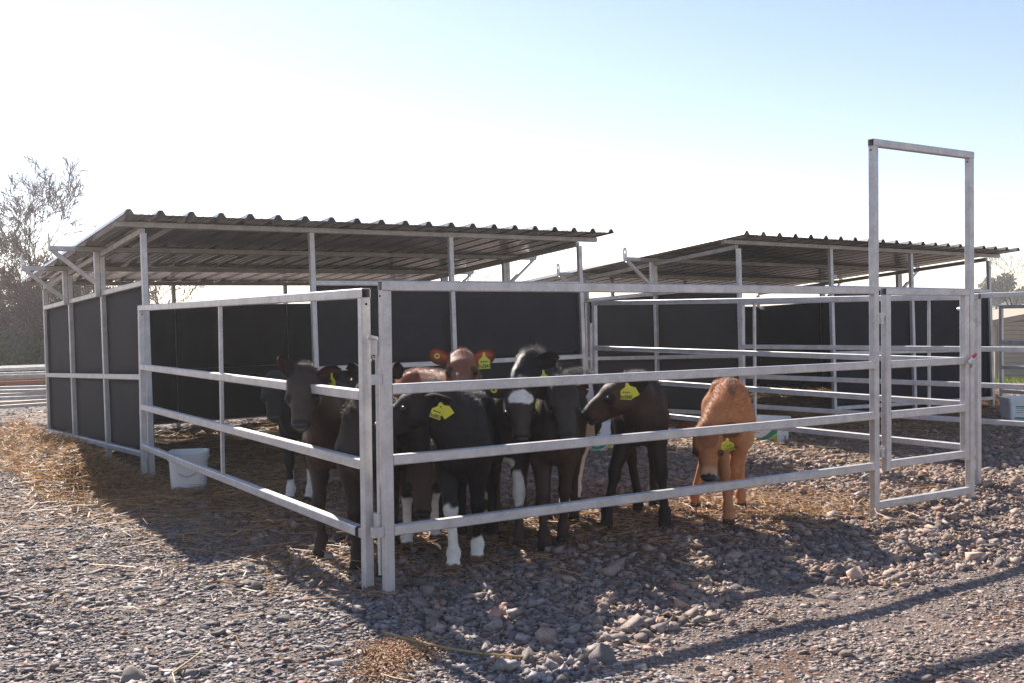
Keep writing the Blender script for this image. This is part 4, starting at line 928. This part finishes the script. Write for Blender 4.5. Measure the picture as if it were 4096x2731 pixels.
# ---------------------------------------------------------------- straw
def mound_h(u, v):
    """heap of bedding along the shelter's left wall, deep litter inside both shelters"""
    h = .25 * np.exp(-((u - 1.68) / .26) ** 2) * np.clip((v - 8.55) / .5, 0, 1) * np.clip((14.2 - v) / .6, 0, 1)
    h = h + .13 * np.clip((u - 2.2) / .25, 0, 1) * np.clip((v - 9.25) / .7, 0, 1) * np.clip((13.7 - v) / .3, 0, 1) * np.clip((7.0 - u) / .25, 0, 1)
    h = h + .16 * np.clip((u - 8.9) / .25, 0, 1) * np.clip((v - 8.5) / .7, 0, 1) * np.clip((13 - v) / .3, 0, 1) * np.clip((13.6 - u) / .25, 0, 1)
    h = h + .22 * np.exp(-(((u - 14.05) / .25) ** 2 + ((v - 8.9) / .5) ** 2))
    return h * (1 + .22 * np.sin(7 * u + 3 * v) * np.cos(5 * v - 2 * u))
def straw(n, uv, spread, rg, lmin=.10, lmax=.34, up=.10, lift=.012, wide=.0058):
    u = uv[0] + spread[0] * (rg.random(n) * 2 - 1 if spread[2] == 'box' else rg.normal(size=n)); v = uv[1] + spread[1] * (rg.random(n) * 2 - 1 if spread[2] == 'box' else rg.normal(size=n))
    x = u * CT - v * ST; y = u * ST + v * CT; ln = rg.uniform(lmin, lmax, n) * rg.uniform(.5, 1, n); a = rg.uniform(0, 2 * PI, n); el_ = rg.normal(0, up, n)
    d = np.stack([np.cos(a) * np.cos(el_), np.sin(a) * np.cos(el_), np.sin(el_)], 1); z = gz(x, y) + mound_h(u, v) + lift + rg.exponential(.012, n)
    c = np.stack([x, y, z], 1); sd_ = np.stack([-np.sin(a), np.cos(a), rg.normal(0, .6, n)], 1); sd_ /= np.linalg.norm(sd_, axis=1, keepdims=True)
    bend = rg.normal(0, .10, n)[:, None] * ln[:, None] * np.stack([-np.sin(a), np.cos(a), np.abs(rg.normal(0, .4, n))], 1); w = rg.uniform(.5, 1.2, n)[:, None] * wide * .5
    rows = [c - d * ln[:, None] / 2, c + bend, c + d * ln[:, None] / 2]; V = np.stack([q + s * sd_ * w for q in rows for s in (-1, 1)], 1)
    tone = rg.random(n)[:, None]; col = np.array([.56, .285, .095]) * (1 - tone) + np.array([.68, .46, .22]) * tone; brown = rg.random(n) < .34; col[brown] = np.array([.25, .115, .04]); col = col * rg.uniform(.6, 1.15, (n, 1))
    return V.reshape(-1, 3), np.repeat(col, 6, 0)
rg = np.random.default_rng(31); zones = [
    (9500, (1.72, 11.3), (.42, 2.9, 'box'), .40), (3200, (1.85, 9.2), (.22, .6, 'n'), .2), (350, (1.0, 12.2), (.6, 1.8, 'n'), .08), (1100, (.2, 13.4), (1.2, 1.3, 'n'), .06),
    (3000, (2.5, 8.4), (.55, .75, 'n'), .10), (1700, (2.6, 7.0), (.55, .8, 'n'), .06), (9000, (4.6, 11.2), (2.3, 2.2, 'box'), .20), (2600, (4.2, 8.6), (1.5, .55, 'n'), .07), (2200, (4.4, 6.6), (1.4, 1.0, 'n'), .06),
    (1300, (4.9, 5.2), (.9, .45, 'n'), .14), (450, (5.5, 4.9), (.4, .25, 'n'), .12), (1500, (3.4, 5.5), (.9, .6, 'n'), .07), (7000, (11.3, 10.6), (2.3, 2.2, 'box'), .20), (4200, (11.0, 8.2), (1.9, .7, 'n'), .08), (1500, (10.0, 7.2), (1.2, .7, 'n'), .05),
    (900, (14.05, 8.9), (.22, .45, 'n'), .3), (1100, (8.1, 9.6), (.5, 1.2, 'n'), .06), (90, (1.6, 6.4), (.8, 1.2, 'n'), .04), (50, (3.4, 3.7), (2.2, .6, 'n'), .03), (130, (1.0, 8.0), (.7, 1.0, 'n'), .04), (200, (7.2, 5.0), (1.2, 1.0, 'n'), .03)]
Vs, Cs = [], []
for n, c, s, up in zones:
    V, C_ = straw(n, c, s, rg, up=up); Vs.append(V); Cs.append(C_)
V = np.concatenate(Vs); C_ = np.concatenate(Cs); k = len(V) // 6; b0 = 6 * np.arange(k)[:, None]
F = np.concatenate([b0 + np.array([[0, 1, 3, 2]]), b0 + np.array([[2, 3, 5, 4]])])
tag(link('straw', np_mesh('straw', V, F, C_), STRAW), 'loose golden straw bedding in and around the shelters', kind='stuff')
# compact litter surface under the loose straw
LITTER, t, b = mat('packed_straw_litter', .85, 0, (.2, .14, .07), .2)
n = noise(t, 30, 6, .8, coords(t, scale=(1, 1, 1)), .6); r = ramp(t, n.outputs[0], [(.3, (.05, .028, .013)), (.5, (.17, .095, .038)), (.72, (.36, .22, .085))]); t.links.new(r.outputs[0], b.inputs['Base Color']); bump(t, b, n.outputs[0], 1.0, .03)
def litter(ua, ub, va, vb, nu, nv, lift, label):
    U, Vv = np.meshgrid(np.linspace(ua, ub, nu), np.linspace(va, vb, nv)); x = U * CT - Vv * ST; y = U * ST + Vv * CT
    Z = gz(x, y) + mound_h(U, Vv) - lift; V = np.stack([x, y, Z], 2).reshape(-1, 3); I = np.arange(nu * nv).reshape(nv, nu)
    F = np.stack([I[:-1, :-1], I[:-1, 1:], I[1:, 1:], I[1:, :-1]], 2).reshape(-1, 4)
    tag(link('straw_litter', np_mesh('straw_litter', V, F, smooth=True), LITTER), label, kind='stuff')
litter(1.2, 7.0, 8.5, 13.9, 60, 60, .02, 'packed straw litter inside and beside the near shelter')
litter(8.75, 14.6, 7.9, 13.2, 60, 60, .02, 'packed straw litter on the floor of the far shelter')
DIRT, t, b = mat('trodden_reddish_dirt', .9, 0, (.2, .12, .08), .2)
n = noise(t, 22, 7, .75, coords(t)); r = ramp(t, n.outputs[0], [(.3, (.09, .052, .036)), (.5, (.20, .12, .082)), (.72, (.33, .22, .155))]); t.links.new(r.outputs[0], b.inputs['Base Color']); bump(t, b, n.outputs[0], 1.0, .025)
def dirt(cu, cv, ru, rv, lift, label, seed):
    nn, nr = 48, 10; V = []; rg = np.random.default_rng(seed); ph_ = rg.uniform(0, 6.28, 4)
    for j in range(nr + 1):
        for i in range(nn):
            a = 2 * PI * i / nn; k = (j / nr) * (1 + .16 * math.sin(3 * a + ph_[0]) + .10 * math.sin(7 * a + ph_[1]) + .07 * math.sin(13 * a + ph_[2])); u = cu + ru * k * math.cos(a); v = cv + rv * k * math.sin(a); p = W(u, v)
            V.append((p[0], p[1], float(gz(p[0], p[1])) + lift * math.sqrt(max(0, 1 - (j / nr) ** 2)) - .004))
    F = [(j * nn + i, j * nn + (i + 1) % nn, (j + 1) * nn + (i + 1) % nn, (j + 1) * nn + i) for j in range(nr) for i in range(nn)]
    tag(link('dirt', np_mesh('dirt', V, F, smooth=True), DIRT), label, kind='stuff')
dirt(4.0, 5.2, 2.2, 1.3, .013, 'trodden reddish dirt between the stones under the calves', 3)
dirt(2.95, 2.75, .42, .22, .0055, 'patch of fine reddish dirt beside the spilled pellets', 4)
dirt(4.9, 2.6, 1.3, .28, .005, 'strip of fine reddish dirt in front of the pen', 5)
# single long stalks
def stalk(pts, w, label):
    mb = MB(); q3 = []
    for px, py, hh in pts:
        q = nrm(pix(px, py, 1) - cam_at); p = cam_at + q * ((hh - CAM_H) / q[2]); q3.append(p)
    mb.tube(q3, w, 6); o = link('straw_stalk', np_mesh('straw_stalk', mb.v, mb.f, np.tile((.55, .42, .2), (len(mb.v), 1))), STRAW); tag(o, label, 'straw stalk')
stalk([(1535, 2525, .03), (1650, 2560, .03), (1790, 2590, .028), (1930, 2612, .03), (2140, 2630, .03)], .0045, 'longest pale straw stalk lying on the gravel in front of the corner posts')
stalk([(700, 2731, .03), (690, 2690, .04), (800, 2610, .03)], .004, 'bent straw stalk standing up at the bottom edge of the gravel')

# ---------------------------------------------------------------- bare trees, ivy, hedge
def tree(label, xy, height, spread, seed, lean=(0, 0), stems=1, col=(.17, .115, .09), depth=6, ivy=0, thin=.012, group='bare trees beyond the shelters', cat='tree', name='bare_tree'):
    rg = np.random.default_rng(seed); z0 = float(gz(*xy)) - .1; t = thing(name, label, cat, (*xy, z0), group)
    seg = []; cur = [0]
    def grow(p, d, L, r, lv):
        n_ = 3 if lv < 2 else 2; q = p
        for i in range(n_):
            d = nrm(d + rg.normal(0, .10 + .03 * lv, 3) + np.array([0, 0, .05])); q2 = q + d * L / n_; r2 = r * (1 - .22 / n_ * (i + 1)); seg.append((q, q2, r, max(r2, thin * .5), lv, cur[0])); q = q2; r = r2
            if lv < depth and lv > 0 and rg.random() < .75:
                a = nrm(rg.normal(size=3)); dd = nrm(d * .75 + np.cross(d, a) * rg.uniform(.5, .9) * spread); grow(q, dd, L * rg.uniform(.45, .7), r * .5, lv + 1 + (lv < 3))
        if lv < depth:
            for _ in range(2 if lv else 3):
                a = nrm(rg.normal(size=3)); dd = nrm(d + np.cross(d, a) * rg.uniform(.25, .6) * spread); grow(q, dd, L * rg.uniform(.62, .86), max(r * .66, thin * .6), lv + 1)
    for s in range(stems):
        cur[0] = s; o = np.array([xy[0] + (rg.normal(0, .25) if stems > 1 else 0), xy[1] + (rg.normal(0, .25) if stems > 1 else 0), z0])
        grow(o, nrm([lean[0] + rg.normal(0, .12) * (stems > 1), lean[1], 1]), height * .27, height * .016, 0)
    for nm, sel in [('trunk' if stems == 1 else 'stem', lambda q, k=k: q[4] <= 1 and q[5] == k) for k in range(stems)] + [('crown', lambda q: q[4] > 1)]:
        S_g = [s for s in seg if sel(s)]
        if not S_g: continue
        A = np.array([s[0] for s in S_g]); B = np.array([s[1] for s in S_g]); ra = np.array([s[2] for s in S_g]); rb = np.array([s[3] for s in S_g]); d = B - A; d /= np.linalg.norm(d, axis=1, keepdims=True) + 1e-9
        k = 3 if nm == 'crown' else 6; a = np.cross(d, np.array([.31, .87, .38])); a /= np.linalg.norm(a, axis=1, keepdims=True); c = np.cross(d, a)
        V = np.concatenate([np.stack([P + (a * math.cos(2 * PI * i / k) + c * math.sin(2 * PI * i / k)) * r[:, None] for i in range(k)], 1) for P, r in ((A, ra), (B, rb))], 1) - BASE[t.name]
        F = np.concatenate([2 * k * np.arange(len(A))[:, None] + np.array([[i, (i + 1) % k, k + (i + 1) % k, k + i]]) for i in range(k)])
        cc = np.tile(col, (V.shape[0] * V.shape[1], 1)) * np.repeat(rg.uniform(.7, 1.3, (len(A), 1)), 2 * k, 0)
        link(nm, np_mesh(nm, V.reshape(-1, 3), F, cc), BARK, t)
    if ivy: leaves('foliage', t, rg, ivy, [(xy[0], xy[1], z0 + height * .3, .9, .9, height * .3)], BASE[t.name])
    return t
def leaves(name, parent, rg, n, blobs, base, size=.07, cols=((.05, .085, .025), (.16, .20, .06))):
    B = np.array(blobs); k = rg.integers(0, len(B), n); dirs = rg.normal(size=(n, 3)); dirs /= np.linalg.norm(dirs, axis=1, keepdims=True); P = B[k, :3] + dirs * B[k, 3:] * (rg.random((n, 1)) ** .45)
    a = rg.normal(size=(n, 3)); a /= np.linalg.norm(a, axis=1, keepdims=True); b_ = np.cross(a, rg.normal(size=(n, 3))); b_ /= np.linalg.norm(b_, axis=1, keepdims=True); s = size * rg.uniform(.5, 1.3, (n, 1))
    V = np.stack([P - a * s, P - b_ * s * .6, P + a * s, P + b_ * s * .6], 1).reshape(-1, 3) - base; F = np.arange(4 * n).reshape(n, 4)
    c = np.array(cols[0]) + (np.array(cols[1]) - np.array(cols[0])) * rg.random((n, 1)); return link(name, np_mesh(name, V, F, np.repeat(c, 4, 0)), LEAF, parent)
tree('tallest bare tree on the left, its thin top high above the shelter roof', (-12.6, 28), 5.9, .55, 41, depth=7, thin=.015)
tree('bare tree at the left edge of the picture with dense reddish twigs', (-14.3, 27), 4.6, .7, 42, depth=7, thin=.015, stems=2, col=(.20, .125, .10), ivy=500)
tree('bare bushy tree just left of the shelter corner', (-11.1, 27), 3.3, 1.0, 43, depth=7, thin=.015, stems=2, col=(.19, .125, .10))
tree('low spreading thorn bush behind the stacked hurdles', (-12.6, 25.6), 2.4, 1.2, 44, depth=7, thin=.02, stems=3, col=(.17, .11, .09))
tree('tangled reddish thorn tree between the left picture edge and the shelter', (-13.5, 28.5), 3.6, 1.15, 49, depth=7, thin=.016, stems=3, col=(.20, .12, .095))
tree('small bare tree seen through the gap under the near roof', (-10.0, 30.5), 3.7, .9, 45, depth=6, thin=.02)
tree('thin sapling showing between the two shelter roofs', (-.95, 31), 4.1, .4, 46, depth=4, thin=.010)
tree('slender bare tree at the right beyond the far shelter', (21.4, 44), 5.2, .45, 47, depth=5, thin=.010)
rg = np.random.default_rng(55)
for lab, (bx, by), hgt, wd, n in (('dense ivy-covered bush behind the hurdle stack', (-12.9, 26.6), 2.0, 1.1, 9000), ('dark ivy bush at the left picture edge', (-14.6, 26.2), 2.3, .9, 7000), ('shorter ivy bush beside the shelter corner', (-11.5, 26.0), 1.2, .7, 3600)):
    z0 = float(gz(bx, by)); t = thing('ivy_bush', lab, 'bush', (bx, by, z0), 'ivy bushes beyond the hurdle stack')
    bl = [(bx + rg.normal(0, wd * .45), by + rg.normal(0, .4), z0 + hgt * rg.uniform(.2, .75), wd * .45, .4, hgt * .3) for _ in range(9)]
    leaves('foliage', t, rg, n, bl, np.array([bx, by, z0])); mb = MB()
    for q in bl[:5]: mb.cyl((bx, by, z0 - .1), q[:3], .03, .012, 5)
    o = link('stem', np_mesh('stem', np.array(mb.v) - np.array([bx, by, z0]), mb.f, np.tile((.1, .075, .06), (len(mb.v), 1))), BARK, t)
# far hedges and woods; the ridge's blue-grey leaf colour has distance haze painted in
for i, (lab, pts, hh, c2) in enumerate((('wooded ridge along the far edge of the field, distance haze in its blue-grey colour', [(xx, 330 + 6 * math.sin(xx * .05)) for xx in np.linspace(120, 240, 60)], 4.0, ((.10, .12, .11), (.16, .17, .15))),
        ('far hedgerow on the skyline behind the near shelter', [(xx, 210) for xx in np.linspace(-110, 40, 50)], 2.2, ((.07, .075, .06), (.12, .12, .09))))):
    rg = np.random.default_rng(60 + i); bl = [(xx, yy, float(gz(xx, yy)) + hh * .4 * rg.uniform(.6, 1.3), 2.6, 2.5, hh * .5 * rg.uniform(.6, 1.3)) for xx, yy in pts]
    tag(leaves('far_woodland', None, rg, 9000, bl, np.zeros(3), .55, c2), lab, kind='stuff')
for lab, (bx, by), hh, n in (('rounded olive-green tree on the skyline left of the timber shed', (55.5, 118), 5.6, 2600), ('small dark tree on the skyline above the timber shed', (66.5, 135), 4.4, 1400)):
    z0 = float(gz(bx, by)); t = thing('skyline_tree', lab, 'tree', (bx, by, z0), 'trees on the skyline'); rg = np.random.default_rng(int(bx))
    leaves('crown', t, rg, n, [(bx + rg.normal(0, hh * .14), by, z0 + hh * rg.uniform(.4, .8), hh * .2, hh * .2, hh * .2) for _ in range(7)], np.array([bx, by, z0]), .22, ((.12, .12, .055), (.22, .20, .10)))
    mb = MB(); mb.cyl((bx, by, z0 - .2), (bx, by, z0 + hh * .5), .16, .08, 6); link('trunk', np_mesh('trunk', np.array(mb.v) - np.array([bx, by, z0]), mb.f, np.tile((.1, .08, .06), (len(mb.v), 1))), BARK, t)

# ---------------------------------------------------------------- timber shed on the right
tx0, ty0 = 10.15, 21.6; dT = nrm([1, .10, 0]); nT = np.array([dT[1], -dT[0], 0]); zb = float(gz(tx0 + 1, ty0)) - .02
t = thing('timber_shed', 'low pale timber shed with horizontal boards at the right edge, in front of the field', 'shed', (tx0, ty0, zb))
o_ = np.array([tx0, ty0, zb]); Ls, hL, sl_ = 4.2, 1.22, .17; nb = 13
for k in range(nb + 8):
    z0_, z1_ = hL * k / nb, hL * (k + 1) / nb - .002; xa = 0 if z1_ < hL else (z1_ - hL) / sl_ + .06
    if xa > Ls - .1: break
    p = o_ + dT * (xa + Ls) / 2 + EZ * (z0_ + z1_) / 2
    MB().prism(p - dT * (Ls - xa) / 2, p + dT * (Ls - xa) / 2, z1_ - z0_, .03, side=EZ, ch=.009).build('plank', TIMBER, t)
MB().prism(o_ - dT * .25 + EZ * (hL - .05) + nT * .05, o_ + dT * (Ls + .2) + EZ * (hL + sl_ * (Ls + .2) + .0) + nT * .05, .115, .03, side=EZ, ch=.004).build('fascia', TIMBER, t)
V = [o_ + dT * a + EZ * (hL + .02 + sl_ * a + dz) - nT * bq for dz in (0, -.03) for a, bq in ((-.28, -.09), (Ls + .2, -.09), (Ls + .2, 2.4), (-.28, 2.4))]
MB().add(V, [(0, 1, 2, 3), (7, 6, 5, 4), (0, 4, 5, 1), (1, 5, 6, 2), (2, 6, 7, 3), (3, 7, 4, 0)]).build('roof', TIMBER, t)
MB().prism(o_ + EZ * .0 - nT * .02, o_ + EZ * (hL - .06) - nT * .02, .07, .07, side=dT).build('corner_post', TIMBER, t)
MB().add([o_ - nT * (.03 + q) + dT * a + EZ * z for q in (0, .01) for a, z in ((0, 0), (Ls, 0), (Ls, hL + sl_ * Ls - .03), (0, hL - .03))], [(0, 1, 2, 3), (7, 6, 5, 4), (0, 4, 5, 1), (1, 5, 6, 2), (2, 6, 7, 3), (3, 7, 4, 0)]).build('backing_board', TIMBER, t)
MB().box(o_ - nT * 1.2 + EZ * hL / 2, nT * 1.15, dT * .015, EZ * hL / 2 * .98).build('side_wall', TIMBER, t)
rg = np.random.default_rng(77); n = 2600; x = rg.uniform(9.2, 15, n); y = 20.9 + .1 * (x - 10) + rg.normal(0, .28, n); hgt = rg.uniform(.04, .16, n); a = rg.uniform(0, 6.28, n); c = np.stack([x, y, gz(x, y)], 1); s = np.stack([np.cos(a), np.sin(a), 0 * a], 1) * .008; tip = c + np.stack([rg.normal(0, .04, n), rg.normal(0, .04, n), hgt], 1)
V = np.stack([c - s, c + s, tip], 1).reshape(-1, 3); col = np.where(rg.random((n, 1)) < .7, np.array([[.14, .22, .03]]), np.array([[.28, .26, .07]])) * rg.uniform(.7, 1.2, (n, 1))
tag(link('grass', np_mesh('grass', V, np.arange(3 * n).reshape(n, 3), np.repeat(col, 3, 0)), LEAF), 'strip of rough green grass at the foot of the timber shed', kind='stuff')
